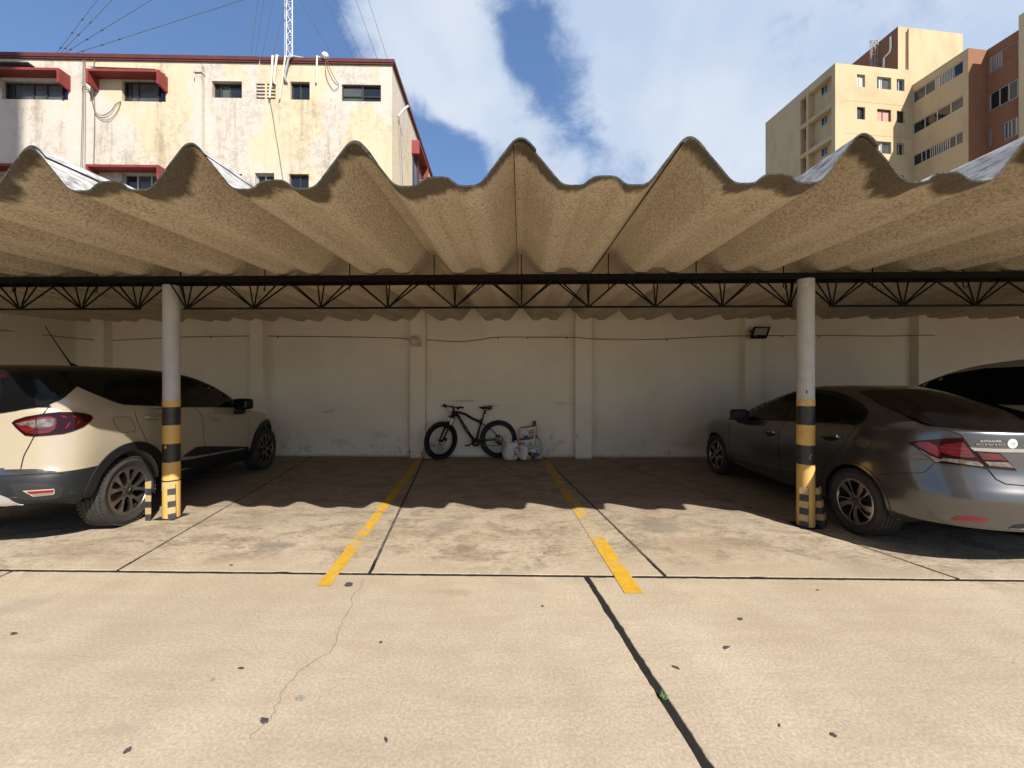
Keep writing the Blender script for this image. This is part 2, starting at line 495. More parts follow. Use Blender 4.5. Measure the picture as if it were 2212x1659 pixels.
def link(name, me, parent=None, world=True):
    o = bpy.data.objects.new(name, me)
    COL.objects.link(o)
    if parent is not None:
        o.parent = parent
        if world and parent.parent is None:
            o.matrix_parent_inverse = parent.matrix_basis.inverted()
    return o


def frame_of(d):
    d = d.normalized()
    a = Vector((0, 0, 1)) if abs(d.z) < .9 else Vector((1, 0, 0))
    x = d.cross(a).normalized()
    return x, d.cross(x).normalized()


class MB:
    def __init__(s):
        s.v, s.f, s.m = [], [], []

    def add(s, vs, fs, mi=0):
        o = len(s.v)
        s.v += [tuple(p) for p in vs]
        s.f += [tuple(i + o for i in f) for f in fs]
        s.m += [mi] * len(fs)
        return s

    def box(s, a, b, mi=0):
        (x0, y0, z0), (x1, y1, z1) = a, b
        return s.hexa([(x0, y0, z0), (x1, y0, z0), (x1, y1, z0), (x0, y1, z0), (x0, y0, z1), (x1, y0, z1), (x1, y1, z1), (x0, y1, z1)], mi)

    def hexa(s, p, mi=0):
        return s.add(p, [(0, 3, 2, 1), (4, 5, 6, 7), (0, 1, 5, 4), (1, 2, 6, 5), (2, 3, 7, 6), (3, 0, 4, 7)], mi)

    def obox(s, M, size, mi=0):
        hx, hy, hz = size[0] / 2, size[1] / 2, size[2] / 2
        return s.hexa([M @ Vector(q) for q in ((-hx, -hy, -hz), (hx, -hy, -hz), (hx, hy, -hz), (-hx, hy, -hz), (-hx, -hy, hz), (hx, -hy, hz), (hx, hy, hz), (-hx, hy, hz))], mi)

    def prism(s, quad, n, mi=0):
        """quad of points pushed along vector n"""
        q = [Vector(p) for p in quad]
        k = len(q)
        vs = q + [p + n for p in q]
        fs = [tuple(range(k - 1, -1, -1)), tuple(range(k, 2 * k))] + [(i, (i + 1) % k, k + (i + 1) % k, k + i) for i in range(k)]
        return s.add(vs, fs, mi)

    def tube(s, path, r, seg=8, mi=0, cap=True):
        path = [Vector(p) for p in path]
        n = len(path)
        rr = r if isinstance(r, (list, tuple)) else [r] * n
        x = None
        vs = []
        for i, p in enumerate(path):
            d = (path[min(i + 1, n - 1)] - path[max(i - 1, 0)])
            if d.length < 1e-9:
                d = Vector((0, 0, 1))
            d.normalize()
            if x is None:
                x, y = frame_of(d)
            else:
                x = (x - d * x.dot(d)).normalized()
                y = d.cross(x)
            for k in range(seg):
                a = 2 * math.pi * k / seg
                vs.append(p + (x * math.cos(a) + y * math.sin(a)) * rr[i])
        fs = []
        for i in range(n - 1):
            for k in range(seg):
                a, b = i * seg + k, i * seg + (k + 1) % seg
                fs.append((a, b, b + seg, a + seg))
        if cap:
            fs.append(tuple(range(seg - 1, -1, -1)))
            fs.append(tuple((n - 1) * seg + k for k in range(seg)))
        return s.add(vs, fs, mi)

    def lathe(s, prof, seg=48, origin=(0, 0, 0), axis='y', mi=0, M=None):
        """prof: list of (along axis, radius)"""
        vs, fs = [], []
        for (h, r) in prof:
            for k in range(seg):
                a = 2 * math.pi * k / seg
                c, q = r * math.cos(a), r * math.sin(a)
                p = Vector((c, h, q)) if axis == 'y' else Vector((c, q, h))
                p += Vector(origin)
                vs.append(M @ p if M else p)
        n = len(prof)
        for i in range(n - 1):
            for k in range(seg):
                a, b = i * seg + k, i * seg + (k + 1) % seg
                fs.append((a, a + seg, b + seg, b) if axis == 'y' else (a, b, b + seg, a + seg))
        return s.add(vs, fs, mi)

    def mesh(s, name, mats, smooth=None):
        me = bpy.data.meshes.new(name)
        me.from_pydata(s.v, [], s.f)
        for m in (mats if isinstance(mats, (list, tuple)) else [mats]):
            me.materials.append(m)
        if any(s.m):
            me.polygons.foreach_set('material_index', s.m)
        if smooth is not None:
            me.polygons.foreach_set('use_smooth', [True] * len(me.polygons))
            me.set_sharp_from_angle(angle=R(smooth))
        me.update()
        return me

    def build(s, name, mats, parent=None, smooth=None, world=True):
        return link(name, s.mesh(name, mats, smooth), parent, world)


def recalc(me):
    bm = bmesh.new()
    bm.from_mesh(me)
    bmesh.ops.recalc_face_normals(bm, faces=bm.faces)
    bm.to_mesh(me)
    bm.free()


def crom(pts, n=6, closed=False):
    pts = [Vector(p) for p in pts]
    m = len(pts)
    out = []
    rng = range(m) if closed else range(m - 1)
    for i in rng:
        if closed:
            a, b, c, d = pts[i - 1], pts[i], pts[(i + 1) % m], pts[(i + 2) % m]
        else:
            a, b, c, d = pts[max(i - 1, 0)], pts[i], pts[i + 1], pts[min(i + 2, m - 1)]
        for k in range(n):
            t = k / n
            out.append(.5 * ((2 * b) + (c - a) * t + (2 * a - 5 * b + 4 * c - d) * t * t + (3 * b - a - 3 * c + d) * t ** 3))
    if not closed:
        out.append(pts[-1])
    return out


def inside(p, poly):
    c = False
    n = len(poly)
    j = n - 1
    for i in range(n):
        xi, yi = poly[i][0], poly[i][1]
        xj, yj = poly[j][0], poly[j][1]
        if (yi > p[1]) != (yj > p[1]) and p[0] < (xj - xi) * (p[1] - yi) / (yj - yi) + xi:
            c = not c
        j = i
    return c


def dense(poly, step, closed=True):
    out = []
    n = len(poly)
    for i in range(n if closed else n - 1):
        a, b = Vector(poly[i][:2]), Vector(poly[(i + 1) % n][:2])
        k = max(1, int((b - a).length / step))
        for q in range(k):
            out.append(a.lerp(b, q / k))
    if not closed:
        out.append(Vector(poly[-1][:2]))
    return out


def tri_poly(poly, step):
    """triangulated polygon with interior points; returns verts2d, tris, boundary loop"""
    b = dense(poly, step)
    nb = len(b)
    xs, ys = [p[0] for p in b], [p[1] for p in b]
    pts = list(b)
    x = min(xs) + step
    while x < max(xs):
        y = min(ys) + step
        while y < max(ys):
            p = Vector((x, y))
            if inside(p, b) and min((p - q).length_squared for q in b) > (step * .55) ** 2:
                pts.append(p)
            y += step
        x += step
    r = geometry.delaunay_2d_cdt(pts, [], [list(range(nb))], 1, 1e-6)
    return r[0], r[2]


def edge_loops(tris):
    cnt = {}
    for t in tris:
        for i in range(len(t)):
            a, b = t[i], t[(i + 1) % len(t)]
            cnt[(a, b)] = cnt.get((a, b), 0) + 1
    return [(a, b) for (a, b) in cnt if (b, a) not in cnt]


def shell(P, N, tris, top, depth, name, m, parent, world=False, smooth=45):
    """surface patch at P + N*top with a skirt going in by depth"""
    n = len(P)
    vs = [P[i] + N[i] * top for i in range(n)]
    fs = []
    for t in tris:
        a, b, c = (vs[t[k]] for k in range(3))
        nn = (b - a).cross(c - a)
        fs.append(tuple(t) if nn.dot(N[t[0]]) >= 0 else tuple(reversed(t)))
    vs += [P[i] - N[i] * depth for i in range(n)]
    for a, b in edge_loops(fs):
        fs.append((a, a + n, b + n, b))
    mb = MB().add(vs, fs)
    return mb.build(name, m, parent, smooth, world)


def plate(outer, holes, zf, thick, name, m, parent, M=None, mi_side=None, smooth=30):
    """flat plate in (x, z) with holes; y is given by zf(x, z) (outer side = -y)"""
    pts, edges = [], []
    for loop in [outer] + holes:
        o = len(pts)
        pts += [Vector(p) for p in loop]
        edges += [(o + i, o + (i + 1) % len(loop)) for i in range(len(loop))]
    r = geometry.delaunay_2d_cdt(pts, edges, [], 1, 1e-6)
    vs2 = r[0]
    fs = []
    for t in r[2]:
        c = (vs2[t[0]] + vs2[t[1]] + vs2[t[2]]) / 3
        if inside(c, outer) and not any(inside(c, hl) for hl in holes):
            fs.append(t)
    n = len(vs2)
    vs = [Vector((p.x, zf(p.x, p.y), p.y)) for p in vs2]
    vs += [v + Vector((0, thick, 0)) for v in vs]
    out = []
    for t in fs:
        a, b, c = vs[t[0]], vs[t[1]], vs[t[2]]
        out.append(tuple(t) if (b - a).cross(c - a).y < 0 else tuple(reversed(t)))
    nf = len(out)
    for a, b in edge_loops(out):
        out.append((a, a + n, b + n, b))
    mb = MB()
    mb.add(vs, out)
    mb.m = [0] * nf + [1 if mi_side else 0] * (len(out) - nf)
    return mb.build(name, [m, mi_side] if mi_side else m, parent, smooth, False)


def text_mesh(txt, size=1.0, extrude=.01, bold=0.0):
    cu = bpy.data.curves.new('lettering', 'FONT')
    cu.body = txt
    cu.size = size
    cu.extrude = extrude
    cu.offset = bold
    cu.align_x, cu.align_y = 'CENTER', 'CENTER'
    cu.resolution_u = 3
    o = bpy.data.objects.new('lettering', cu)
    COL.objects.link(o)
    dg = bpy.context.evaluated_depsgraph_get()
    me = bpy.data.meshes.new_from_object(o.evaluated_get(dg))
    bpy.data.objects.remove(o)
    return me


def place_text(txt, name, m, parent, c, xdir, n, width, stretch=1.0, world=True, ext=.02):
    me = text_mesh(txt, 1.0, ext, .012)
    w_ = max(v.co.x for v in me.vertices) - min(v.co.x for v in me.vertices)
    s = width / w_
    x = xdir.normalized()
    z = (n - x * n.dot(x)).normalized()
    y = z.cross(x)
    Mx = Matrix(((x.x * s, y.x * s * stretch, z.x * s, c.x), (x.y * s, y.y * s * stretch, z.y * s, c.y), (x.z * s, y.z * s * stretch, z.z * s, c.z), (0, 0, 0, 1)))
    me.transform(Mx)
    me.materials.clear()
    me.materials.append(m)
    return link(name, me, parent, world)


# ================================================================== GROUND
def line2(p, q):
    return Vector(p[:2]), (Vector(q[:2]) - Vector(p[:2])).normalized()


def isect(a, b):
    (p, d), (q, e) = a, b
    den = d.x * e.y - d.y * e.x
    t = ((q.x - p.x) * e.y - (q.y - p.y) * e.x) / den
    return p + d * t


gbase = MB().box((-150, -150, -.5), (150, 150, -.03)).build('ground', M_CONC)
tag(gbase, 'sunlit tan concrete yard and parking floor in front of the carport', 'ground', kind='structure')
MB().add([(-14, -4, -.0045), (16, -4, -.0045), (16, 8.1, -.0045), (-14, 8.1, -.0045)], [(0, 1, 2, 3)]).build('joint_filler', M_JOINT, gbase)

TLINE = line2(ground(0, 1231.5), ground(2212, 1254))
BACK = line2((-20, 8.1), (20, 8.1))
FRONT = line2((-20, -4), (20, -4))
jl = [line2(ground(*a), ground(*b)) for a, b in (((258, 1229), (609, 1024)), ((797, 1240), (915, 992)), ((1440, 1247), (1190, 1003)), ((2070, 1250), (1769, 1148)))]
sp = Vector((2.62, 0))
back_j = [(jl[0][0] - sp * 3, jl[0][1]), (jl[0][0] - sp * 2, jl[0][1]), (jl[0][0] - sp, jl[0][1])] + jl + [(jl[3][0] + sp, jl[3][1]), (jl[3][0] + sp * 2, jl[3][1]), (jl[3][0] + sp * 3.2, jl[3][1])]
fj = line2(ground(1268, 1248), ground(1530, 1659))
fj0 = line2(ground(30, 1232), ground(30, 1232) + fj[1].to_3d())
front_j = [(fj0[0] - sp * 2, fj[1]), fj0, fj, (fj[0] + sp * 1.9, fj[1]), (fj[0] + sp * 3.6, fj[1])]


def slab(poly, gaps):
    """concrete slab with ragged, slightly rounded arrises; poly counter-clockwise; gaps = half joint width per edge"""
    n = len(poly)
    lines = []
    for i in range(n):
        a, b = poly[i], poly[(i + 1) % n]
        d = (b - a).normalized()
        nn = Vector((-d.y, d.x))
        lines.append((a + nn * gaps[i], d))
    cor = [isect(lines[i - 1], lines[i]) for i in range(n)]
    ring = []
    for i in range(n):
        a, b = cor[i], cor[(i + 1) % n]
        L = (b - a).length
        k = max(2, int(L / .035)) if L < 14 else int(L / .05)
        d = (b - a).normalized()
        nn = Vector((-d.y, d.x))
        for q in range(k):
            p = a.lerp(b, q / k)
            if q:
                j = .004 * noise.noise(Vector((p.x * 9, p.y * 9, i * 3.1))) + .005 * noise.noise(Vector((p.x * 31, p.y * 31, 5)))
                c = noise.noise(Vector((p.x * 4.2, p.y * 4.2, 9.7)))
                if c > .42:
                    j += (c - .42) * .07
                p = p + nn * (max(-.006, j) * min(1, gaps[i] / .009))
            ring.append((p, nn))
    m = len(ring)
    top = [Vector((p.x + nn.x * .0035, p.y + nn.y * .0035, 0)) for p, nn in ring]
    mid = [Vector((p.x, p.y, -.003)) for p, nn in ring]
    bot = [Vector((p.x, p.y, -.029)) for p, nn in ring]
    r = geometry.delaunay_2d_cdt([Vector((p.x, p.y)) for p in top], [], [list(range(m))], 1, 1e-7)
    vs = [Vector((p.x, p.y, 0)) for p in r[0]]
    mb = MB().add(vs, [tuple(t) for t in r[2]])
    o = len(mb.v)
    fs = []
    for i in range(m):
        j = (i + 1) % m
        fs += [(i + m, j + m, j, i), (i + 2 * m, j + 2 * m, j + m, i + m)]
    mb.add(top + mid + bot, fs)
    return mb.build('concrete_slab', M_CONC, gbase)


for a, b in zip(back_j, back_j[1:]):
    slab([isect(a, TLINE), isect(b, TLINE), isect(b, BACK), isect(a, BACK)], (.020, .013, 0, .013))
for a, b in zip(front_j, front_j[1:]):
    wj = [.021 if l is fj else .012 for l in (b, a)]
    slab([isect(a, FRONT), isect(b, FRONT), isect(b, TLINE), isect(a, TLINE)], (0, wj[0], .018, wj[1]))

# hairline crack wandering down the front slab
cp = [ground(*G1(x, y), z=.0015) for x, y in ((1570, 448), (1555, 490), (1525, 520), (1520, 565), (1480, 630), (1460, 690), (1445, 745), (1420, 770), (1350, 805), (1285, 850), (1265, 885), (1225, 920), (1205, 975), (1190, 1020), (1165, 1055), (1130, 1080), (1085, 1130), (1072, 1165))]
fine = []
for a, b in zip(cp, cp[1:]):
    k = max(2, int((b - a).length / .03))
    for q in range(k):
        p = a.lerp(b, q / k)
        fine.append(p + Vector((random.gauss(0, .005), random.gauss(0, .004), 0)))
vs, fs = [], []
for i, p in enumerate(fine):
    w_ = .0016 + .0012 * random.random()
    vs += [p + Vector((-w_, 0, 0)), p + Vector((w_, 0, 0))]
    if i:
        fs.append((2 * i - 2, 2 * i - 1, 2 * i + 1, 2 * i))
MB().add(vs, fs).build('crack', mat('crack_shadow', (.17, .14, .105), .95), gbase)

# painted bay lines
for nm, quad, lab in (
        ('left', ((684, 1265), (714, 1265), (913, 993), (899, 993)), 'worn yellow bay line ending left of the bicycle wheel'),
        ('right', ((1350, 1281), (1390, 1281), (1185, 993), (1169, 993)), 'flaking yellow bay line ending by the bags at the wall')):
    q = [ground(x, y, .004) for x, y in quad]
    mb = MB()
    n = 60
    vs, fs = [], []
    for i in range(n + 1):
        t = i / n
        for a, b, sgn in ((q[0], q[3], -1), (q[1], q[2], 1)):
            p = a.lerp(b, t)
            vs.append(Vector((p.x + sgn * .004 * noise.noise(Vector((p.x * 20, p.y * 25, sgn))), p.y, .004)))
        if i:
            fs.append((2 * i - 2, 2 * i - 1, 2 * i + 1, 2 * i))
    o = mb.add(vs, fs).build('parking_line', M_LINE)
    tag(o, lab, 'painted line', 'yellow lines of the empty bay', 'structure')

# ================================================================== WALLS
WY = 8.06
bw = thing('back_wall', 'long cream plastered wall at the back of the carport', 'wall', (0, WY, 0))
xl = at_y(165, 700, WY).x
MB().box((xl - .25, WY, -.02), (14.2, WY + .2, 3.0)).build('wall_panel', M_WALL, bw)
for a, b in ((195, 224), (539, 567), (886, 918), (1243, 1278), (1610, 1645), (1985, 2021)):
    x0, x1 = at_y(a, 800, WY - .17).x, at_y(b, 800, WY - .17).x
    o = MB().box((x0, WY - .17, -.01), (x1, WY + .02, 2.98)).build('pilaster', M_WALL, bw)
lw = MB().box((xl - .25, 2.6, -.02), (xl, WY - .001, 3.0)).build('side_wall', M_WALL)
tag(lw, 'dim cream side wall closing the left end of the carport', 'wall')

rw = MB().box((11.6, 2.6, -.02), (11.8, WY - .001, 3.0)).build('side_wall', M_WALL)  # added out-of-frame wall; keeps sky light off the right end of the carport
tag(rw, 'unseen cream side wall added beyond the pale car to block light from the right', 'wall')
# tall neighbour across the yard: it throws the shade seen down the left edge of the cream facade
nb = thing('neighbour_building', 'tall plain tower across the yard that shades the left edge of the cream facade', 'building', (-5, -10, 0), kind='structure')
MB().box((-9.5, -16, 0), (-1.2, -10, 42)).build('wall', MATS['peeling_plaster'], nb)

# cable stapled along the wall
cpx = [(-40, 710), (0, 713), (100, 724), (200, 734), (238, 735.5), (330, 731), (372, 728.5), (450, 727), (530, 726), (575, 726), (670, 727), (760, 728), (850, 730), (886, 733), (905, 733.5), (931, 734.5), (990, 738), (1035, 734), (1075, 728.5), (1160, 728.5), (1243, 729), (1278, 732), (1330, 733), (1420, 733), (1500, 729), (1560, 726.5), (1620, 725.5), (1660, 725), (1800, 724.5), (1900, 726), (1984, 724.5), (2019, 724)]
pts = []
for x, y in cpx:
    p = at_y(x, y, WY - .012)
    for a, b in ((195, 224), (539, 567), (886, 918), (1243, 1278), (1610, 1645), (1985, 2021)):
        if a - 2 <= x <= b + 2:
            p = at_y(x, y, WY - .182)
    if p.x < xl + .02:
        p = on_plane(x, y, Vector((xl + .012, 0, 0)), Vector((1, 0, 0)))
    pts.append(p)
wc = thing('wall_cable', 'thin sagging cable stapled along the back wall', 'cable', tuple(pts[10]))
MB().tube(crom(pts, 6), .0085, 6).build('cable', M_CABLE, wc, 60)
mb = None
for x, y in ((100, 725), (455, 728), (600, 728), (1076, 730), (1140, 730), (1225, 730), (1440, 734), (1690, 726), (1770, 726)):
    p = at_y(x, y, WY - .01)
    MB().box(p + Vector((-.012, -.008, -.02)), p + Vector((.012, .008, .012))).build('cable_clip', M_CABLE, wc)

# ================================================================== CARPORT ROOF
RY0, RY1 = 2.268, WY - .005
X0 = at_y(1125, 300, RY0).x
PER = (at_y(1870, 293, RY0).x - at_y(68, 312, RY0).x) / 5
VZ0, SLOPE = 2.53, .0265
prof = [(0, .250), (.02, .246), (.045, .228), (.08, .190), (.16, .100), (.222, .028), (.25, .008), (.285, .0), (.355, .0), (.385, .007), (.412, .032), (.438, .046), (.47, .050)]
prof = prof + [(1 - t, h) for t, h in reversed(prof)]


def h_of(t):
    t = t % 1.0
    for (a, ha), (b, hb) in zip(prof, prof[1:]):
        if a <= t <= b:
            u = (t - a) / (b - a) if b > a else 0
            return ha + (hb - ha) * u
    return .25


ts = [-.04 + 1.125 * i / 90 for i in range(91)]
hs = [h_of(t) for t in ts]
for _ in range(1):
    hs = [hs[0]] + [(hs[i - 1] + 2 * hs[i] + hs[i + 1]) / 4 for i in range(1, 90)] + [hs[-1]]
roof = thing('carport_roof', 'weathered corrugated fibre cement carport roof over the parking bays', 'carport roof', (0, RY0, 2.6))
THK = .009
ts_all, hs_all = ts, hs
kmin, kmax = math.floor((xl - X0) / PER), 13
for k in range(kmin, kmax):
    dy = random.uniform(-.012, .012)
    dz = random.uniform(-.003, .003)
    ts, hs = ts_all, hs_all
    if k == kmin:
        q_ = [(t, h) for t, h in zip(ts, hs) if X0 + (k + t) * PER > xl - .05]
        ts, hs = [a for a, b in q_], [b for a, b in q_]
    vs, fs, mi = [], [], []
    ys = [RY0 + dy] + [RY0 + .5 + (RY1 - RY0 - .5) * i / 7 for i in range(8)]
    N = len(ts)
    for y in ys:
        base = VZ0 + SLOPE * (y - RY0) + dz
        for t, h in zip(ts, hs):
            lift = .014 * max(0, min(1, (t - .80) / .16))
            x = X0 + (k + t) * PER
            wav = .003 * noise.noise(Vector((x * 2.3, y * .7, 4.4)))
            vs.append((x, y, base + h + lift + wav))
    o_ = len(vs)
    # top side offset along the profile normal
    for yi in range(len(ys)):
        for i in range(N):
            a, b = max(i - 1, 0), min(i + 1, N - 1)
            A, B_ = Vector(vs[yi * N + a]), Vector(vs[yi * N + b])
            d = (B_ - A).normalized()
            nn = Vector((-d.z, 0, d.x))
            vs.append(tuple(Vector(vs[yi * N + i]) + nn * THK))
    for yi in range(len(ys) - 1):
        for i in range(N - 1):
            a = yi * N + i
            fs.append((a, a + N, a + N + 1, a + 1)); mi.append(0)
            b = o_ + a
            fs.append((b, b + 1, b + N + 1, b + N)); mi.append(1)
    for i in range(N - 1):
        fs.append((i, i + 1, o_ + i + 1, o_ + i)); mi.append(2)
        e = (len(ys) - 1) * N + i
        fs.append((e, o_ + e, o_ + e + 1, e + 1)); mi.append(2)
    for yi in range(len(ys) - 1):
        a, b = yi * N, (yi + 1) * N
        fs.append((a, o_ + a, o_ + b, b)); mi.append(2)
        a, b = yi * N + N - 1, (yi + 1) * N + N - 1
        fs.append((a, b, o_ + b, o_ + a)); mi.append(2)
    mb = MB()
    mb.v, mb.f, mb.m = vs, fs, mi
    mb.build('roof_sheet', [M_RU, M_RT, M_RE], roof, 35)
    # hook bolt through the ridge down to the truss
    xr = X0 + k * PER + random.uniform(-.01, .01)
    yb = 4.41
    zt = VZ0 + SLOPE * (yb - RY0) + .25
    MB().tube([(xr, yb, zt + .03), (xr, yb, 2.47), (xr + .004, yb - .008, 2.452), (xr + .012, yb - .03, 2.452), (xr + .012, yb - .04, 2.47)], .006, 6).build('hook_bolt', M_BLACK, roof)

# ================================================================== TRUSSES
TY0, TY1, ZB = 4.20, 4.38, 2.240
TZ0, TZ1 = 2.500, 2.562
nodes_c = [at_y(403.6 + (1705.2 - 403.6) * i / 9, 664, 4.29).x for i in range(10)]
nodes_l = [at_y(x, 664, 4.29).x for x in (297.6, 175.9, 43)]
nodes_r = [at_y(x, 664, 4.29).x for x in (1798, 1950.6, 2106.6)]
step = (nodes_c[-1] - nodes_c[0]) / 9
nodes_l += [nodes_l[-1] - step * i for i in (1, 2, 3)]
nodes_r += [nodes_r[-1] + step * i for i in (1, 2, 3, 4)]
LPX, RPX = -3.75, 2.90
for nodes, (xa, xb), lab in ((nodes_c, (LPX + .001, RPX - .001), 'black open web steel truss between the two posts'),
                             (nodes_l, (nodes_l[-1] - .4, LPX - .001), 'black open web steel truss running left of the left post'),
                             (nodes_r, (RPX + .001, nodes_r[-1] + .4), 'black open web steel truss running right of the right post')):
    nodes = sorted(nodes)
    tr = thing('roof_truss', lab, 'truss', ((xa + xb) / 2, 4.29, 2.5), group='trusses under the carport roof')
    for y in (TY0, TY1):
        s = -1 if y == TY0 else 1
        mb = MB()
        mb.box((xa, y - .004, TZ0), (xb, y + .004, TZ1)).box((xa, min(y, y - s * .055) + (.004 if s < 0 else 0), TZ1 - .008), (xb, max(y, y - s * .055) - (.004 if s > 0 else 0), TZ1 - .001))
        mb.build('top_chord', M_BLACK, tr)
    MB().tube([(nodes[0] - .03, 4.29, ZB), (nodes[-1] + .03, 4.29, ZB)], .011, 8).build('bottom_chord', M_BLACK, tr)
    tops = [nodes[0] - min(step / 2, nodes[0] - xa - .04)] + [(a + b) / 2 for a, b in zip(nodes, nodes[1:])] + [nodes[-1] + min(step / 2, xb - nodes[-1] - .04)]
    for i, x in enumerate(nodes):
        for y, s in ((TY0 + .016, 1), (TY1 - .016, -1)):
            MB().tube([(x, 4.29 - s * .004, ZB), (x + random.uniform(-.006, .006), y, TZ0 + .03)], .0075, 6).build('web_bar', M_BLACK, tr)
            MB().tube([(x - .006, 4.29 - s * .006, ZB + .004), (tops[i] + .012, y, TZ0 + .03)], .0085, 6).build('web_bar', M_BLACK, tr)
            MB().tube([(x + .006, 4.29 - s * .006, ZB + .004), (tops[i + 1] - .012, y, TZ0 + .03)], .0085, 6).build('web_bar', M_BLACK, tr)

# ================================================================== POSTS AND GUARDS
PR = .077


def ring_tube(x, y, z0, z1, r, seed, jag=.004, jag0=.004):
    seg = 32
    vs, fs = [], []
    zs = [z0, z0 + (z1 - z0) / 2, z1]
    for i, z in enumerate(zs):
        for k in range(seg):
            a = 2 * math.pi * k / seg
            zz = z
            if i == 0:
                zz += jag0 * noise.noise(Vector((math.cos(a) * 2.5, math.sin(a) * 2.5, z0 * 9)))
            if i == 2:
                zz += jag * noise.noise(Vector((math.cos(a) * 2.5, math.sin(a) * 2.5, z1 * 9)))
            vs.append((x + r * math.cos(a), y + r * math.sin(a), zz))
    for i in range(2):
        for k in range(seg):
            a, b = i * seg + k, i * seg + (k + 1) % seg
            fs.append((a, b, b + seg, a + seg))
    return MB().add(vs, fs)


def post(x, y, lab, bands, lean=0.0):
    p = thing('carport_post', lab, 'post', (x, y, 0), group='striped posts holding the carport')
    o = MB().tube([(x, y, 0), (x, y, 2.498)], PR, 32).build('steel_tube', M_POST, p, 40)
    for z0, z1, c in bands:
        o = ring_tube(x, y, z0, z1, PR + .0022, 1).build('yellow_band' if c == 'y' else 'black_band', M_PY if c == 'y' else M_PK, p, 60)
    o = MB().box((x - .11, y - .11, -.002), (x + .11, y + .11, .006)).build('base_plate', M_TAR, p)
    return p


lp = ground(357, 1122)
rp = ground(1752, 1141)
lp = Vector((lp.x, lp.y + PR, 0))
rp = Vector((rp.x, rp.y + PR, 0))
bands = [(1.19, 1.258, 'y'), (.996, 1.19, 'k'), (.797, .996, 'y'), (.601, .797, 'k'), (.41, .601, 'y'), (.395, .41, 'k'), (.006, .395, 'y')]
PL = post(lp.x, lp.y, 'grey steel post with yellow and black bands beside the cream car', bands)
bands_r = [(1.215, 1.285, 'y'), (1.025, 1.215, 'k'), (.822, 1.025, 'y'), (.628, .822, 'k'), (.006, .628, 'y')]
PRT = post(rp.x, rp.y, 'grey steel post with yellow and black bands beside the grey sedan', bands_r)


def chip(parent, x, y, ang, z, w_, h_, seed, m):
    """flake of missing paint on a post: irregular patch bent round the tube"""
    rr = random.Random(seed)
    n = 12
    r = PR + .0032
    pts = []
    for k in range(n):
        a = 2 * math.pi * k / n
        s = .65 + .5 * rr.random()
        pts.append((ang + math.cos(a) * w_ / r * s, z + math.sin(a) * h_ * s))
    c = (ang, z)
    vs = [(x + r * math.sin(c[0]), y - r * math.cos(c[0]), c[1])] + [(x + r * math.sin(a), y - r * math.cos(a), zz) for a, zz in pts]
    MB().add(vs, [(0, 1 + i, 1 + (i + 1) % n) for i in range(n)]).build('paint_chip', m, parent)


for a, z, w_, h_, m in ((-.75, .335, .03, .05, M_CHIP), (-1.0, .42, .014, .022, M_CHIP), (-.95, .565, .013, .03, M_CHIP), (.05, .765, .014, .018, M_PY), (-.3, .36, .018, .012, M_CHIP), (.6, 1.2, .008, .006, M_CHIP)):
    chip(PL, lp.x, lp.y, a, z, w_, h_, int(z * 1000), m)
for a, z, w_, h_, m in ((.28, 1.53, .014, .03, M_CHIP), (.1, 1.60, .016, .012, M_CHIP), (-.35, 1.44, .01, .03, M_CHIP), (.28, 1.47, .008, .012, M_CHIP), (-.9, 1.235, .016, .024, M_CHIP), (-.5, 1.36, .006, .02, M_TAR), (-.6, 2.44, .03, .035, M_CHIP), (.4, .84, .005, .005, M_CHIP), (-.15, .70, .004, .02, M_PY), (0.0, .73, .012, .004, M_PY)):
    chip(PRT, rp.x, rp.y, a, z, w_, h_, int(z * 1000), m)


def guard(base, h, lab, flange=.056, rot=R(45), tilt=(0, 0), n=6, first='k', top_jag=True):
    """length of steel angle set in the floor, painted in stripes"""
    g = thing('angle_guard', lab, 'bollard', tuple(base), group='striped steel guards at the post feet')
    Mx = Matrix.Translation(base) @ Matrix.Rotation(tilt[0], 4, 'Y') @ Matrix.Rotation(tilt[1], 4, 'X') @ Matrix.Rotation(rot, 4, 'Z')
    for i in range(n):
        z0, z1 = h * i / n, h * (i + 1) / n
        t = .007
        # L profile, corner to the front
        L = [(0, 0), (flange, 0), (flange, t), (t, t), (t, flange), (0, flange)]
        vs = []
        for z in (z0, z1):
            for (x, y) in L:
                j = .006 * noise.noise(Vector((x * 40, y * 40, z * 20 + base.x)))
                vs.append(Mx @ Vector((x, y, z + (j if 0 < z < h else (j * 1.5 if z else 0)))))
        k = len(L)
        fs = [tuple(range(k - 1, -1, -1)), tuple(range(k, 2 * k))] + [(q, (q + 1) % k, k + (q + 1) % k, k + q) for q in range(k)]
        dark = (i % 2 == 0)
        MB().add(vs, fs).build('black_stripe' if dark else 'yellow_stripe', M_GK if dark else M_GY, g)
    return g


b = ground(*C8(108, 1560))
guard(b, .405, 'flat faced striped steel guard between the cream car wheel and the left post', .062, R(-4), (0, 0))
b = ground(*C8(350, 1558))
guard(b, .395, 'striped steel angle fixed to the front of the left post', .066, R(40), (R(-1), 0))
b = ground(*C3(1120, 1572))
guard(b, .40, 'striped steel angle standing before the right post', .075, R(43))
b = ground(*C3(1290, 1560))
guard(b, .40, 'leaning striped steel angle between the right post and the grey sedan', .075, R(38), (R(-10), 0))

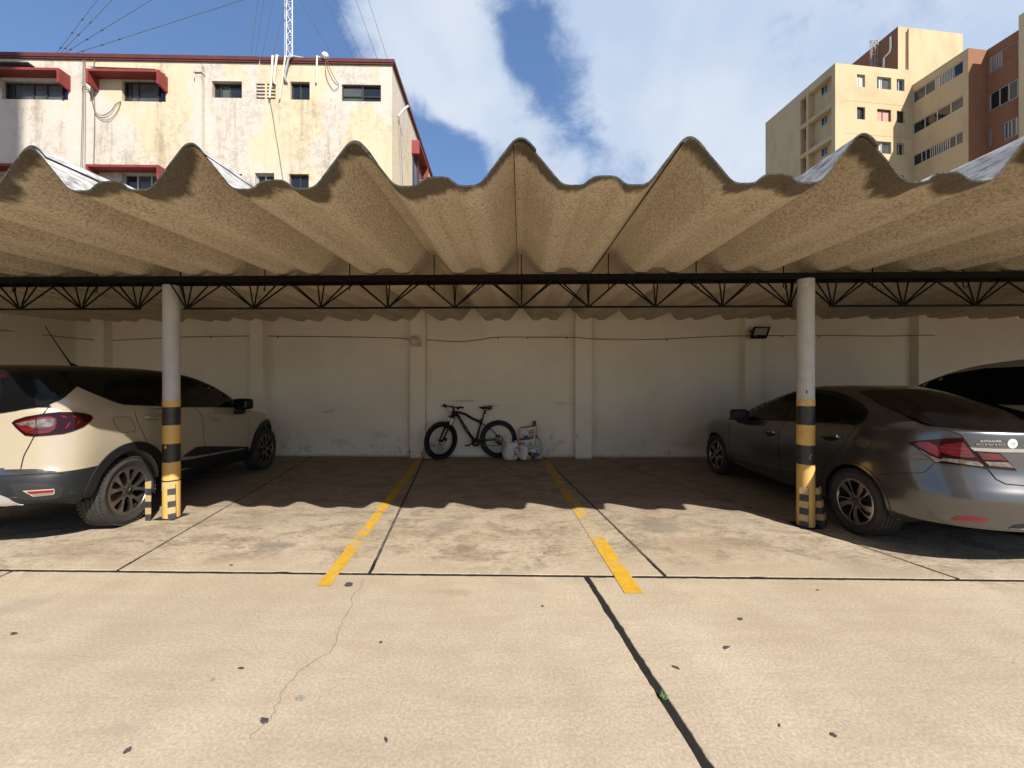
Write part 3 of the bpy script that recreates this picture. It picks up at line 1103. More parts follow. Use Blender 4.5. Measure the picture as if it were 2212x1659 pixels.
# ================================================================== BUILDINGS
class Face:
    """a flat wall of a building: s runs along it, z up, -y points out of it; local matrix in the building's own frame"""
    def __init__(s, th, M):
        s.th, s.M = th, M
        s.W = th.matrix_basis @ M
        s.I = s.W.inverted()
        s.n = (s.W.to_3x3() @ Vector((0, 1, 0))).normalized()

    def px(s, x, y, d=0.0):
        P = s.W @ Vector((0, d, 0))
        q = s.I @ on_plane(x, y, P, s.n)
        return Vector((q.x, q.z))

    def rect(s, a, b):
        p, q = s.px(*a), s.px(*b)
        return min(p.x, q.x), min(p.y, q.y), max(p.x, q.x), max(p.y, q.y)

    def put(s, mb, name, m, parent, smooth=None):
        me = mb.mesh(name, m, smooth)
        me.transform(s.M)
        return link(name, me, parent, False)

    def wall(s, s0, z0, s1, z1, holes, thick, name, m, parent):
        loops = [[(a, b), (c, b), (c, d), (a, d)] for a, b, c, d in holes]
        o = plate([(s0, z0), (s1, z0), (s1, z1), (s0, z1)], loops, lambda x, z: 0.0, thick, name, m, parent, smooth=None)
        o.data.transform(s.M)
        return o

    def window(s, hole, depth, parent, mull=(.5,), fr=M_FRAME, glass=None, panes=None, w_=.045, rail=None, lab=None):
        """frame and panes set back in a wall opening; mull: positions of uprights; glass: a material per bay"""
        a, b, c, d = hole
        mb = MB()
        e = .004
        mb.box((a - e, depth - .03, b), (a + w_, depth + .03, d)).box((c - w_, depth - .03, b), (c + e, depth + .03, d))
        mb.box((a + w_, depth - .03, d - w_), (c - w_, depth + .03, d + e)).box((a + w_, depth - .03, b - e), (c - w_, depth + .03, b + w_))
        for u in mull:
            x = a + (c - a) * u
            mb.box((x - w_ * .45, depth - .025, b + w_), (x + w_ * .45, depth + .025, d - w_))
        if rail:
            mb.box((a + w_, depth - .02, b + (d - b) * rail), (c - w_, depth + .02, b + (d - b) * rail + .03))
        f = s.put(mb, 'window', fr, parent)
        if lab:
            f['label'] = lab
        cuts = [0] + list(mull) + [1]
        for i, (u, v) in enumerate(zip(cuts, cuts[1:])):
            g = glass[i] if glass else M_GLASS
            x0, x1 = a + (c - a) * u, a + (c - a) * v
            s.put(MB().box((x0 + .01, depth + .008 + .006 * (i % 2), b + .01), (x1 - .01, depth + .014 + .006 * (i % 2), d - .01)), 'pane', g, f)
        # dark room behind
        s.put(MB().box((a - .02, depth + .1, b - .02), (c + .02, depth + .12, d + .02)), 'room_dark', M_FRAME, f)
        return f


# ---- left building
D1 = 13.6
cw = CAM + ray(847, 131.5) * D1
fd = ray(1086, 829.5)
ang = math.atan2(-fd.x, fd.y)
LB = thing('yellow_building', 'stained cream building with red window hoods behind the carport on the left', 'building', (cw.x, cw.y, 0), ang)
F = Face(LB, Matrix.Identity(4))
ztop = cw.z
SX0 = -16.0
holes = {}
holes['w1'] = F.rect((4, 174), (147, 216))
holes['w2'] = F.rect((263, 172), (358, 220))
holes['w3'] = F.rect((457.7, 174.7), (522.5, 211.8))
holes['vent'] = F.rect((553.4, 176.7), (595.3, 214.2))
holes['w4'] = F.rect((627, 176), (669, 215.7))
holes['w5'] = F.rect((738, 182), (823, 219.7))
dzf = (F.px(300, 170).y - F.px(300, 371).y)
for k_, src in (('x1', 'w1'), ('x2', 'w2'), ('x3', 'w3'), ('x5', 'w5')):
    a, b, c, d = holes[src]
    holes[k_] = (a, b - dzf, c, d - dzf)
a, b, c, d = F.rect((550.8, 373.3), (592.2, 412))
holes['x6'] = (a, b, c, d)
a, b, c, d = F.rect((624.4, 375.5), (667, 414))
holes['x7'] = (a, b, c, d)
F.wall(SX0, 0, 0, ztop - .02, list(holes.values()), .22, 'facade', M_FAC, LB)
MB().box((SX0, .24, 0), (0, 18, ztop - .05)).build('wall', M_FAC, LB, None, False)
MB().box((-.02, 0.221, 0), (0.0, .24, ztop - .05)).build('wall', M_FAC, LB, None, False)
# red parapet band in lengths
xn = F.px(562, 130).x
MB().box((SX0, -.07, ztop - .10), (xn - .02, .25, ztop + .02)).build('parapet_band', M_REDD, LB, None, False)
MB().box((SX0, -.05, ztop - .155), (xn - .03, .0, ztop - .10)).build('parapet_moulding', M_REDD, LB, None, False)
MB().box((xn + .03, -.07, ztop - .10), (.09, .25, ztop + .01)).build('parapet_band', M_REDD, LB, None, False)
MB().box((xn + .03, -.05, ztop - .155), (.06, .0, ztop - .10)).build('parapet_moulding', M_REDD, LB, None, False)
MB().box((-.2, .25, ztop - .12), (.09, 18, ztop + .01)).build('parapet_band', M_REDD, LB, None, False)
# pilaster with a capital
a, b, c, d = F.rect((428.5, 146), (443, 420))
MB().box((a, -.15, 2), (c, 0.0, d)).box((a - .03, -.19, d - .28), (c + .02, -.001, d - .16)).box((a + .03, -.12, d - .16), (c - .03, -.002, d + .03)).build('pilaster', M_FAC, LB, None, False)
# windows
F.window(holes['w1'], .13, LB, (.12, .42, .62, .86), glass=[M_GLASS, M_GLASS2, M_GLASS2, M_GLASS2, M_GLASS])
F.window(holes['w2'], .13, LB, (.13, .31, .77), glass=[M_GLASS, M_GLASS2, M_GLASS2, M_GLASS])
F.window(holes['w3'], .16, LB, (.22, .52), glass=[M_GLASS, M_GLASS2, M_GLASS])
F.window(holes['w4'], .12, LB, (.46,))
F.window(holes['w5'], .08, LB, (.52,), rail=.32, glass=[M_GLASS2, M_GLASS])
F.window(holes['x1'], .13, LB, (.3, .6))
F.window(holes['x2'], .13, LB, (.3, .62), fr=M_ALU, glass=[M_GLASS, M_GLASS2, M_GLASS2])
F.window(holes['x3'], .16, LB, (.5,))
F.window(holes['x5'], .1, LB, (.5,))
F.window(holes['x6'], .16, LB, (.45,), fr=M_ALU)
F.window(holes['x7'], .12, LB, (.52,))
# blank infill left of w2 under the hood
xi0, xi1 = F.px(212, 170).x, F.px(262, 170).x
# vent of precast louvres
a, b, c, d = holes['vent']
vt = MB().box((a, .10, b), (c, .16, d)).build('vent_block', mat('vent_shadow', (.12, .10, .075), .9), LB, None, False)
nr = 5
hh = (d - b) / nr
mid = (a + c) / 2
for i in range(nr):
    for u0, u1 in ((a, mid - .02), (mid + .02, c)):
        MB().prism([(u0 + .012, .0, b + i * hh + hh * .52), (u1 - .012, .0, b + i * hh + hh * .52), (u1 - .012, .0, b + i * hh + hh * .98), (u0 + .012, .0, b + i * hh + hh * .98)], Vector((0, .10, .02))).build('louvre', M_FAC, vt, None, False)
MB().box((mid - .03, -.006, b), (mid + .03, .1, d)).build('mullion', M_FAC, vt, None, False)


def hood(x0, x1, z0, z1, parent, left=True, right=True, deep=.36):
    h = MB()
    h.box((x0 - .1, -deep, z1), (x1 + .1, 0.0, z1 + .075))
    o = h.build('window_hood', M_RED, parent, None, False)
    for on, xa, xb in ((left, x0 - .1, x0 - .03), (right, x1 + .03, x1 + .1)):
        if on:
            hd = MB()
            zf = z1 - .42
            hd.hexa([(xa, -deep, zf + .05), (xb, -deep, zf + .05), (xb, 0, zf), (xa, 0, zf), (xa, -deep, z1 - .001), (xb, -deep, z1 - .001), (xb, 0, z1 - .001), (xa, 0, z1 - .001)])
            hd.build('hood_fin', M_RED, o, None, False)
    return o


for (xa, xb, dz) in ((F.px(0, 170).x, F.px(146, 170).x, 0), (F.px(216, 170).x, F.px(356, 170).x, 0), (F.px(0, 170).x, F.px(146, 170).x, -dzf), (F.px(216, 170).x, F.px(356, 170).x, -dzf)):
    hood(xa, xb, 0, F.px(200, 170.5).y + dz, LB)
a, b, c, d = F.rect((211, 150), (361, 164))
o = MB().add([(a, -.03, d - .02), (c + .02, -.03, d - .16), (c + .02, -.30, b - .09), (c - .12, -.33, b - .02), (a, -.33, b + .02)], [(0, 4, 3, 1), (1, 3, 2)]).build('metal_flashing', M_GALV, LB, None, False)
a, b, c, d = F.rect((-30, 143), (77, 147.5))
MB().box((a, -.22, b), (c, -.02, d)).build('metal_flashing', M_FRAME, LB, None, False)
# the side elevation: one hooded window far along
FSD = Face(LB, Matrix.Rotation(R(90), 4, 'Z'))
ya, yb = FSD.px(*LB3(820, 1200)).x, FSD.px(*LB3(928, 1500)).x
za, zb = FSD.px(*LB3(820, 1134)).y, FSD.px(*LB3(820, 1278)).y
pq = LB.matrix_basis.inverted() @ on_plane(*LB3(903, 1200), LB.matrix_basis @ Vector((0, ya, 0)), LB.matrix_basis.to_3x3() @ Vector((0, 1, 0)))
pr_ = max(.2, min(.8, pq.x))
hb = MB().box((.0, ya, za - .08), (pr_, yb + .1, za)).build('window_hood', M_RED, LB, None, False)
for q in (ya, yb):
    MB().box((.0, q, zb), (pr_ - .002, q + .1, za - .081)).build('hood_fin', M_RED, hb, None, False)
wf_ = MB().box((-.002, ya + .12, zb - 2.2), (.03, yb - .02, za - .09)).build('window', M_FRAME, LB, None, False)
for q0, q1, m_ in ((.15, .42, M_GLASS), (.46, .62, M_REDD), (.66, .95, M_GLASS2)):
    MB().box((.03, ya + (yb - ya) * q0, zb - 2.1), (.04, ya + (yb - ya) * q1, za - .2)).build('pane', m_, wf_, None, False)

# pipes, cables on the facade : things of their own hanging from it
def fpt(p, d=-.06):
    q = F.px(*p, d)
    return LB.matrix_basis @ Vector((q.x, d, q.y))


def run(name, lab, cat, pts, r, m, d=-.06, smooth=True, group=None):
    P = [fpt(p[:2], p[2] if len(p) > 2 else d) for p in pts]
    o = MB().tube(crom(P, 5) if smooth else P, r, 8).build(name, m, None, 60)
    return tag(o, lab, cat, group)


Q = LB2
run('roof_pipe', 'cream pipe hooked over the parapet and crossing the louvred vent', 'pipe', [(*Q(1092, 212), .15), (*Q(1080, 205), -.12), (*Q(1066, 440), -.10), (*Q(1045, 668), -.08)], .034, M_PVC, smooth=False)
run('roof_pipe', 'short cream pipe hooked over the parapet just right of the vent pipe', 'pipe', [(*Q(1142, 208), .15), (*Q(1127, 198), -.12), (*Q(1092, 480), -.08), (*Q(1108, 515), -.05)], .034, M_PVC, smooth=False)
run('roof_pipe', 'thin pipe with a dark end between the vent and the square window', 'pipe', [(*Q(1226, 208), .1), (*Q(1220, 206), -.10), (*Q(1185, 480), -.07), (*Q(1156, 680), -.07)], .024, M_PVC, smooth=False)
run('roof_conduit', 'grey bent conduit curling over the parapet beside the mast foot', 'conduit', [(*Q(1440, 233), .5), (*Q(1360, 218), .2), (*Q(1290, 210), -.12), (*Q(1256, 240), -.14), (*Q(1235, 330), -.12), (*Q(1218, 400), -.10), (*Q(1216, 455), -.09), (*Q(1240, 498), -.03)], .034, mat('grey_conduit', (.33, .35, .34), .5))
run('roof_pipe', 'short pale pipe ending above the wall between two right windows', 'pipe', [(*Q(1600, 222), .15), (*Q(1572, 208), -.1), (*Q(1566, 350), -.07), (*Q(1561, 500), -.05)], .028, M_PVC, smooth=False)
run('wall_wire', 'black wire looping from the globe lamp to the right window', 'cable', [(*Q(1676, 240), -.08), (*Q(1710, 340), -.09), (*Q(1760, 440), -.08), (*Q(1805, 512), -.03)], .010, M_CABLE_D)
run('wall_wire', 'slack wire drooping below the globe lamp', 'cable', [(*Q(1672, 240), -.07), (*Q(1664, 350), -.05), (*Q(1690, 480), -.03), (*Q(1750, 575), -.03), (*Q(1800, 560), -.03), (*Q(1815, 505), -.03)], .008, M_CABLE)
run('wall_wire', 'long wire slanting down from the vent to the lower windows', 'cable', [(*Q(1048, 672), -.04), (*Q(1085, 880), -.03), (*Q(1118, 1090), -.03), (*Q(1160, 1340), -.03), (*Q(1195, 1580), -.03)], .010, M_CABLE)
gl = LB.matrix_basis @ Vector((F.px(*Q(1672, 222)).x, -.08, F.px(*Q(1672, 222)).y))
o = thing('globe_lamp', 'small white globe lamp on the red parapet', 'lamp', tuple(gl))
mb = MB().lathe([(-.11, .001), (-.10, .05), (-.05, .095), (0, .11), (.05, .095), (.09, .05)], 20, gl, 'z')
mb.build('globe', M_WHITE, o, 60)
MB().tube([gl + Vector((.02, .05, .02)), gl + Vector((.1, .2, -.05))], .03, 8).build('bracket', M_WHITE, o, 60)
for i, (x0, x1, lab) in enumerate(((918, 893, 'leftmost of the three close cables running down by the first hood'), (930, 912, 'middle of the three close cables running down by the first hood'), (943, 938, 'rightmost of the three close cables running down by the first hood'))):
    run('drop_cable', lab, 'cable', [(*LB1(x0, 228), -.03), (*LB1((x0 + x1) / 2 + 3, 800), -.03), (*LB1(x1, 1400), -.03), (*LB1(x1 - 4, 1800), -.03)], .0065, M_CABLE, group='cables down the cream facade')
run('drop_cable', 'cable running down past the left fin of the second hood', 'cable', [(*LB1(1058, 228), -.03), (*LB1(1040, 290), -.03), (*LB1(1038, 500), -.03), (*LB1(1046, 900), -.03), (*LB1(1036, 1400), -.03), (*LB1(1036, 1800), -.03)], .012, M_CABLE, group='cables down the cream facade')
run('loop_cable', 'upper of two cable loops drooping between the hoods', 'cable', [(*LB1(915, 600), -.03), (*LB1(912, 555), -.04), (*LB1(945, 540), -.05), (*LB1(985, 580), -.05), (*LB1(1020, 700), -.05), (*LB1(1050, 815), -.05), (*LB1(1130, 860), -.05), (*LB1(1220, 820), -.05), (*LB1(1280, 740), -.04), (*LB1(1338, 706), -.02)], .010, M_CABLE_D)
run('loop_cable', 'lower of two cable loops drooping between the hoods', 'cable', [(*LB1(950, 578), -.04), (*LB1(985, 590), -.05), (*LB1(1025, 730), -.05), (*LB1(1060, 850), -.04), (*LB1(1150, 910), -.04), (*LB1(1230, 895), -.04), (*LB1(1300, 810), -.03), (*LB1(1338, 712), -.02)], .009, M_CABLE)

# satellite dish arm on the side wall
sd = LB.matrix_basis
dsh = thing('bracket_arm', 'white bracket arm with a thin wire on the shaded side of the cream building', 'bracket', tuple(sd @ Vector((.02, 2.3, 10.0))))
pa, pb = on_plane(*LB3(675, 868), sd @ Vector((.03, 0, 0)), sd.to_3x3() @ Vector((1, 0, 0))), None
pb = on_plane(*LB3(785, 755), pa + Vector((.35, -.1, 0)), sd.to_3x3() @ Vector((1, 0, 0)))
MB().tube([pa, pa.lerp(pb, .55) + Vector((0, 0, .03)), pb], .035, 8).build('arm', M_WHITE, dsh, 60)
MB().tube([pa + Vector((.02, 0, 0)), pa + Vector((.06, 0, -.35)), pa + Vector((.05, .3, -2.0)), pa + Vector((.02, .6, -4))], .012, 6).build('wire', M_CABLE, dsh, 60)

# mast and guys on its roof
md = 15.2
mp = CAM + ray(627, 120) * md
mz0, mz1 = ztop - .1, 31.0
ms = thing('radio_mast', 'white lattice radio mast rising from the cream building roof', 'mast', (mp.x, mp.y, mz0))
legs = [Vector((mp.x - .112, mp.y - .06, 0)), Vector((mp.x + .112, mp.y - .06, 0)), Vector((mp.x, mp.y + .13, 0))]
for l in legs:
    MB().tube([l + Vector((0, 0, mz0)), l + Vector((0, 0, mz1))], .017, 8).build('leg', M_WHITE, ms, 60)
k = 0
z = mz0 + .15
while z < mz1 - .4:
    for i in range(3):
        a, b = legs[i], legs[(i + 1) % 3]
        if z < mz0 + 5 or i == 0:
            MB().tube([a + Vector((0, 0, z)), b + Vector((0, 0, z))], .008, 5).build('rung', M_WHITE, ms)
            MB().tube([a + Vector((0, 0, z + .41)), b + Vector((0, 0, z + .01))], .008, 5).build('brace', M_WHITE, ms)
    z += .42
MB().tube([legs[0] + Vector((-.05, -.02, mz0)), legs[0] + Vector((-.05, -.02, mz1 - 3))], .010, 6).build('feeder_cable', M_GALV, ms, 60)
mast_top = lambda y: Vector((mp.x, mp.y, EYE + (829.5 - y / 2.2756) / FPX * (mp - CAM).dot(Vector((-math.sin(YAW), math.cos(YAW), 0)))))
guys = [((278, 262), -1250, 'steepest'), ((297, 262), -900, 'second steepest'), ((316, 262), -420, 'third steepest'), ((372, 262), -75, 'flattest')]
for (x, y), yt, wd in guys:
    a = CAM + ray(x / 2.2756, y / 2.2756) * 14.2
    gw = thing('guy_wire', wd + ' guy wire of the bunch anchored at the far left of the roof', 'guy wire', tuple(a), group='mast guy wires')
    bpt = mast_top(yt)
    MB().tube([a, bpt], .008, 5).build('wire', M_CABLE_D, gw)
    d = (bpt - a).normalized()
    for q in (.25, .9, 1.5):
        MB().lathe([(-.05, .004), (-.03, .024), (.03, .024), (.05, .004)], 8, (0, 0, 0), 'z', M=Matrix.Translation(a + d * q) @ d.to_track_quat('Z', 'Y').to_matrix().to_4x4()).build('insulator', M_CABLE_D, gw)
for (x, y), yt, lab in (((1232, 282), -1250, 'leftmost of the four near vertical guy wires left of the mast'), ((1255, 282), -900, 'second from left of the guy wires left of the mast'), ((1287, 282), -420, 'third from left of the guy wires left of the mast'), ((1340, 282), -75, 'guy wire closest to the mast on its left'),
                        ((1645, 290), -75, 'guy wire closest to the mast on its right'), ((1740, 290), -360, 'second guy wire to the right of the mast'), ((1782, 290), -480, 'middle guy wire of those right of the mast'), ((1855, 292), -900, 'second from right of the guy wires right of the mast'), ((1905, 292), -1200, 'rightmost guy wire above the right corner of the cream building')):
    a = CAM + ray(x / 2.2756, y / 2.2756) * (14.0 if x < 1500 else 13.75)
    o = MB().tube([a, mast_top(yt)], .007, 5).build('guy_wire', M_CABLE_D)
    tag(o, lab, 'guy wire', 'mast guy wires')

# ---- right building
D2 = 35.0
aw = CAM + ray(1804.2, 135.7) * D2
fd = ray(1000, 829.5)
ang2 = math.atan2(-fd.x, fd.y)
RB = thing('apartment_building', 'stepped yellow and brown apartment building behind the carport on the right', 'building', (aw.x, aw.y, 0), ang2)
FF = Face(RB, Matrix.Identity(4))
zt2 = aw.z
xw = FF.px(*R5(398, 690)).x
xf1 = FF.px(*R5(448, 545)).x
RXR = xf1
fl = FF.px(*R4(1190, 290)).y - FF.px(*R4(1190, 682)).y
fh = []
for row in range(4):
    for (xa, ya, xb, yb) in ((1140, 290, 1238, 450), (1383, 318, 1553, 480), (1620, 345, 1713, 497)):
        p, q = FF.px(*R4(xa, ya)), FF.px(*R4(xb, yb))
        fh.append((p.x, q.y - row * fl, q.x, p.y - row * fl))
FF.wall(0, 0, xf1, zt2, fh, .25, 'front_wall', M_YEL, RB)
for i, hll in enumerate(fh):
    row, c_ = divmod(i, 3)
    pink = i == 4
    FF.window(hll, .16, RB, (.45,) if c_ != 1 else ((.48,) if pink else (.24, .42)), M_ALU if row != 1 else M_FRAME,
              [M_PINK, M_PINK] if pink else ([M_BLIND, M_BLIND] if i in (0,) else ([M_GLASS, M_BLIND, M_GLASS2] if c_ == 1 else [M_GLASS2, M_GLASS])), w_=.06)
# left elevation: frame of piers and beams in front of recessed panels
ML = Matrix.Rotation(R(-90), 4, 'Z')
FL = Face(RB, ML)
sL = FL.px(1653.6, 265).x            # far end, negative s
zt = zt2
opn = []
o1a = FL.px(*R4(552, 525)); o1b = FL.px(*R4(832, 298))
zb1 = FL.px(*R4(832, 632)).y
o2a = FL.px(*R4(457, 607)); o2b = FL.px(*R4(526, 560))
ztp = o1b.y
flz = FL.px(*R4(832, 298)).y - FL.px(*R4(835, 682)).y
for row in range(5):
    opn.append((o1a.x, zb1 - row * flz, o1b.x, ztp - row * flz))
    opn.append((o2a.x, zb1 - row * flz, o2b.x, ztp - row * flz))
FL.wall(sL, 0, -.26, zt - .01, opn, .55, 'side_wall', M_YEL, RB)
MB().box((.56, .26, 0), (xf1, -sL, zt - .02)).build('wall', M_YEL, RB, None, False)
for row in range(4):
    a = FL.px(*R4(712, 470), .55); c = FL.px(*R4(790, 440), .55)
    zA, zB = FL.px(*R4(790, 400), .55).y, FL.px(*R4(790, 502), .55).y
    r = (a.x, zB - row * flz, c.x, zA - row * flz)
    FL.window((r[0], r[1], r[2], r[3]), .53, RB, (.5,), M_ALU, [M_GLASS, M_GLASS2])
    a2, c2 = o2b.x - .75, o2b.x - .05
    FL.window((a2, zA - row * flz - .9, c2, zA - row * flz + .2), .53, RB, (.5,), M_ALU, [M_GLASS, M_GLASS])
# wing stepping towards the yard
MW = Matrix.Translation((xw, 0, 0)) @ Matrix.Rotation(R(-90), 4, 'Z')
FW = Face(RB, MW)
sw1 = FW.px(*R5(1000, 297)).x
ztw = FW.px(*R5(1000, 297)).y
strips = []
for (xa, ya, xb, yb) in ((405, 775, 945, 563), (403, 1115, 949, 930), (406, 1455, 945, 1312)):
    p, q = FW.px(*R5(xa, ya)), FW.px(*R5(xb, yb))
    strips.append((p.x, q.y, q.x, p.y))
a, b, c, d = strips[2]
dd = strips[1][3] - strips[2][3]
strips.append((a, b - dd, c, d - dd))
FW.wall(0, 0, sw1, ztw, strips, .25, 'wing_wall', M_YEL, RB)


def bars(n, lo, hi):
    return tuple(lo + (hi - lo) * i / n for i in range(n + 1))


G, B2 = M_GLASS, M_GLASS2
FW.window(strips[0], .08, RB, (.26, .46) + bars(10, .52, .82)[1:], M_ALU, [B2, B2, M_YEL] + [G] * 10 + [mat('blue_window', (.04, .085, .15), .1)], w_=.06)
FW.window(strips[1], .08, RB, (.25, .5, .76), M_ALU, [G, G, G, B2], w_=.07)
FW.window(strips[2], .08, RB, (.18, .27) + bars(9, .36, .74) + (.86,), M_ALU, [G, G] + [G] * 11 + [B2, B2], w_=.06)
FW.window(strips[3], .08, RB, (.25, .5, .76), M_ALU, [G, G, G, G], w_=.07)
ybk = -sw1
# brown step
MBk = Matrix.Translation((0, ybk, 0))
FB = Face(RB, MBk)
xb_ = FB.px(*R5(1200, 320)).x
MB().box((xw + .27, ybk + .0, 0), (xb_ + 8, -.02, ztw - .02)).build('brown_step', M_BRN, RB, None, False)
MB().box((xw + .01, ybk - .004, 0), (xw + .27, ybk + .2, ztw - .001)).build('corner_pier', M_BRN, RB, None, False)
MS = Matrix.Translation((xb_, 0, 0)) @ Matrix.Rotation(R(-90), 4, 'Z')
FS = Face(RB, MS)
s1 = FS.px(*R5(1535, 115)).x
zts = FS.px(*R5(1535, 115)).y
s0 = sw1 + .01
ohs = []
for (xa, ya, xb2, yb2, m_) in ((1213, 403, 1533, 410, 1), (1215, 793, 1530, 820, 2), (1372, 1102, 1527, 1222, 3), (1216, 1168, 1250, 1340, 4)):
    p, q = FS.px(*R5(xa, ya)), FS.px(*R5(xb2, yb2))
    ohs.append((max(p.x, s0 + .1), q.y, q.x, p.y))
p, q = FS.px(*R5(1222, 400)), FS.px(*R5(1222, 578))
ohs[0] = (ohs[0][0], q.y, ohs[0][2], p.y)
FS.wall(s0, 0, s1, max(zts, ztw), ohs, .25, 'brown_wall', M_BRN, RB)
FS.window(ohs[0], .1, RB, bars(6, .06, .42), M_ALU, [G] * 7 + [M_BRN], w_=.06)
FS.window(ohs[1], .1, RB, (.36, .68), M_ALU, [G, G, B2], w_=.08)
FS.window(ohs[2], .1, RB, (.3, .55, .85), M_ALU, [B2, G, B2, G], w_=.07)
FS.window(ohs[3], .1, RB, (.6,), M_ALU, [G, G], w_=.05)
MB().box((xb_ + .27, -s1, 0), (xb_ + 8, ybk - .01, zts - .02)).build('brown_block', M_BRN, RB, None, False)
# beige end slab
FE = Face(RB, Matrix.Translation((xb_ - .35, 0, 0)) @ Matrix.Rotation(R(-90), 4, 'Z'))
se = FE.px(*R5(1537, 60)).x
ze = FE.px(2200.8, 34).y
MB().box((xb_ - .35, -se - 5.0, 0), (xb_ + 5, -se, ze)).build('end_slab', M_BEI, RB, None, False)
# roof house with pipes and a caged ladder
set_ = 4.0
FP = Face(RB, Matrix.Translation((0, set_, 0)))
p0, p1 = FP.px(*R5(247, 67)), FP.px(*R5(940, 150))
yb_ = set_ + 6.0
MB().box((p0.x, set_, zt - .5), (p1.x, yb_, p0.y)).build('roof_house', M_YEL, RB, None, False)
MB().box((p0.x - .012, set_ + .01, zt - .49), (p0.x - .001, yb_, p0.y - .002)).build('roof_house_side', M_BRN, RB, None, False)
for x_, y0_, y1_ in ((332, 130, 530), (350, 98, 535)):
    a, b = FP.px(*R5(x_, y0_)), FP.px(*R5(x_, y1_))
    MB().tube([(a.x, set_ - .05, b.y), (a.x, set_ - .05, a.y)], .035, 8).build('downpipe', M_BRN, RB, 60, False)
FQ = Face(RB, Matrix.Translation((p0.x - .1, 0, 0)) @ Matrix.Rotation(R(-90), 4, 'Z'))
pp = [FQ.px(*R5(x, y)) for x, y in ((167, 180), (168, 300), (158, 345), (122, 380), (97, 410), (95, 505))]
MB().tube([(p0.x - .1, -q.x, q.y) for q in pp], .1, 8).build('downpipe', M_WHITE, RB, 60, False)
lx = [FQ.px(*R5(x, 300)).x for x in (5, 40)]
lz0, lz1 = zt - .3, FQ.px(*R5(20, 235)).y
ld = MB()
for s_ in lx:
    ld.tube([(p0.x - .2, -s_, lz0), (p0.x - .2, -s_, lz1 + .15)], .035, 6)
for i in range(14):
    z_ = lz0 + (lz1 - lz0) * i / 13
    ld.tube([(p0.x - .2, -lx[0], z_), (p0.x - .2, -lx[1], z_)], .03, 5)
for i in range(6):
    z_ = lz0 + .8 + (lz1 - lz0 - .8) * i / 5
    ld.tube([(p0.x - .2 - .7 * math.sin(a), -(lx[0] + lx[1]) / 2 + (lx[0] - lx[1]) / 2 * math.cos(a), z_) for a in [math.pi * k / 8 for k in range(9)]], .035, 5)
for k in range(1, 8, 2):
    a_ = math.pi * k / 8
    ld.tube([(p0.x - .2 - .7 * math.sin(a_), -(lx[0] + lx[1]) / 2 + (lx[0] - lx[1]) / 2 * math.cos(a_), z_) for z_ in (lz0 + .8, lz1)], .03, 5)
ld.build('caged_ladder', mat('weathered_ladder', (.30, .26, .22), .6), RB, 60, False)
# thin day joints on the front
for row in range(1, 4):
    z_ = zt2 - row * fl - .35
    MB().box((.9, -.006, z_), (xw, .0, z_ + .035)).build('day_joint', mat('joint_line', (.36, .26, .13), .9), RB, None, False)

# ================================================================== CARS
def smooth_slices(sl, sub=5, passes=3):
    rows = []
    for a, b in zip(sl, sl[1:]):
        for k in range(sub):
            t = k / sub
            rows.append([p + (q - p) * t for p, q in zip(a, b)])
    rows.append(list(sl[-1]))
    for _ in range(passes):
        rows = [rows[0]] + [[(a + 2 * b + c) / 4 for a, b, c in zip(rows[i - 1], rows[i], rows[i + 1])] for i in range(1, len(rows) - 1)] + [rows[-1]]
    return rows


def half_loop(xr, xf, w, lr, pr, lf, pf, nr=16, ns=26, nf=18):
    pts = []
    for k in range(nr):
        a = math.pi / 2 * k / nr
        pts.append((xr + lr - lr * max(0, math.cos(a)) ** (2 / pr), w * max(0, math.sin(a)) ** (2 / pr)))
    for k in range(ns):
        pts.append((xr + lr + (xf - lf - xr - lr) * k / ns, w))
    for k in range(nf + 1):
        a = math.pi / 2 * (1 - k / nf)
        pts.append((xf - lf + lf * max(0, math.cos(a)) ** (2 / pf), w * max(0, math.sin(a)) ** (2 / pf)))
    return pts


def car_mesh(slices, deform, name='body'):
    rows = smooth_slices(slices)
    vs, fs = [], []
    L = None
    for (z, xr, xf, w, lr, pr, lf, pf) in rows:
        h = half_loop(xr, xf, w, lr, pr, lf, pf)
        loop = [(x, y) for x, y in h] + [(x, -y) for x, y in reversed(h[1:-1])]
        L = len(loop)
        for x, y in loop:
            vs.append(deform(x, y, z, w))
    n = len(rows)
    for i in range(n - 1):
        for k in range(L):
            a, b = i * L + k, i * L + (k + 1) % L
            fs.append((a, a + L, b + L, b))
    fs.append(tuple(range(L)))
    fs.append(tuple(reversed(range((n - 1) * L, n * L))))
    me = bpy.data.meshes.new(name)
    me.from_pydata(vs, [], fs)
    me.update()
    recalc(me)
    return me


def cut_wells(me, axles, hub, r, yin):
    o = bpy.data.objects.new('cut', me)
    COL.objects.link(o)
    cm = MB()
    for ax in axles:
        for s in (-1, 1):
            ring = []
            for y in (yin * s, 1.3 * s):
                for k in range(56):
                    a = 2 * math.pi * k / 56
                    ring.append((ax + r * math.cos(a), y, hub + r * math.sin(a)))
            f = [tuple(range(56)), tuple(range(111, 55, -1))] + [(k, (k + 1) % 56, 56 + (k + 1) % 56, 56 + k) for k in range(56)]
            cm.add(ring, f)
    cme = cm.mesh('cutter', M_WELL)
    recalc(cme)
    c = bpy.data.objects.new('cutter', cme)
    COL.objects.link(c)
    md_ = o.modifiers.new('b', 'BOOLEAN')
    md_.operation = 'DIFFERENCE'
    md_.solver = 'EXACT'
    md_.object = c
    dg = bpy.context.evaluated_depsgraph_get()
    out = bpy.data.meshes.new_from_object(o.evaluated_get(dg))
    bpy.data.objects.remove(o)
    bpy.data.objects.remove(c)
    return out


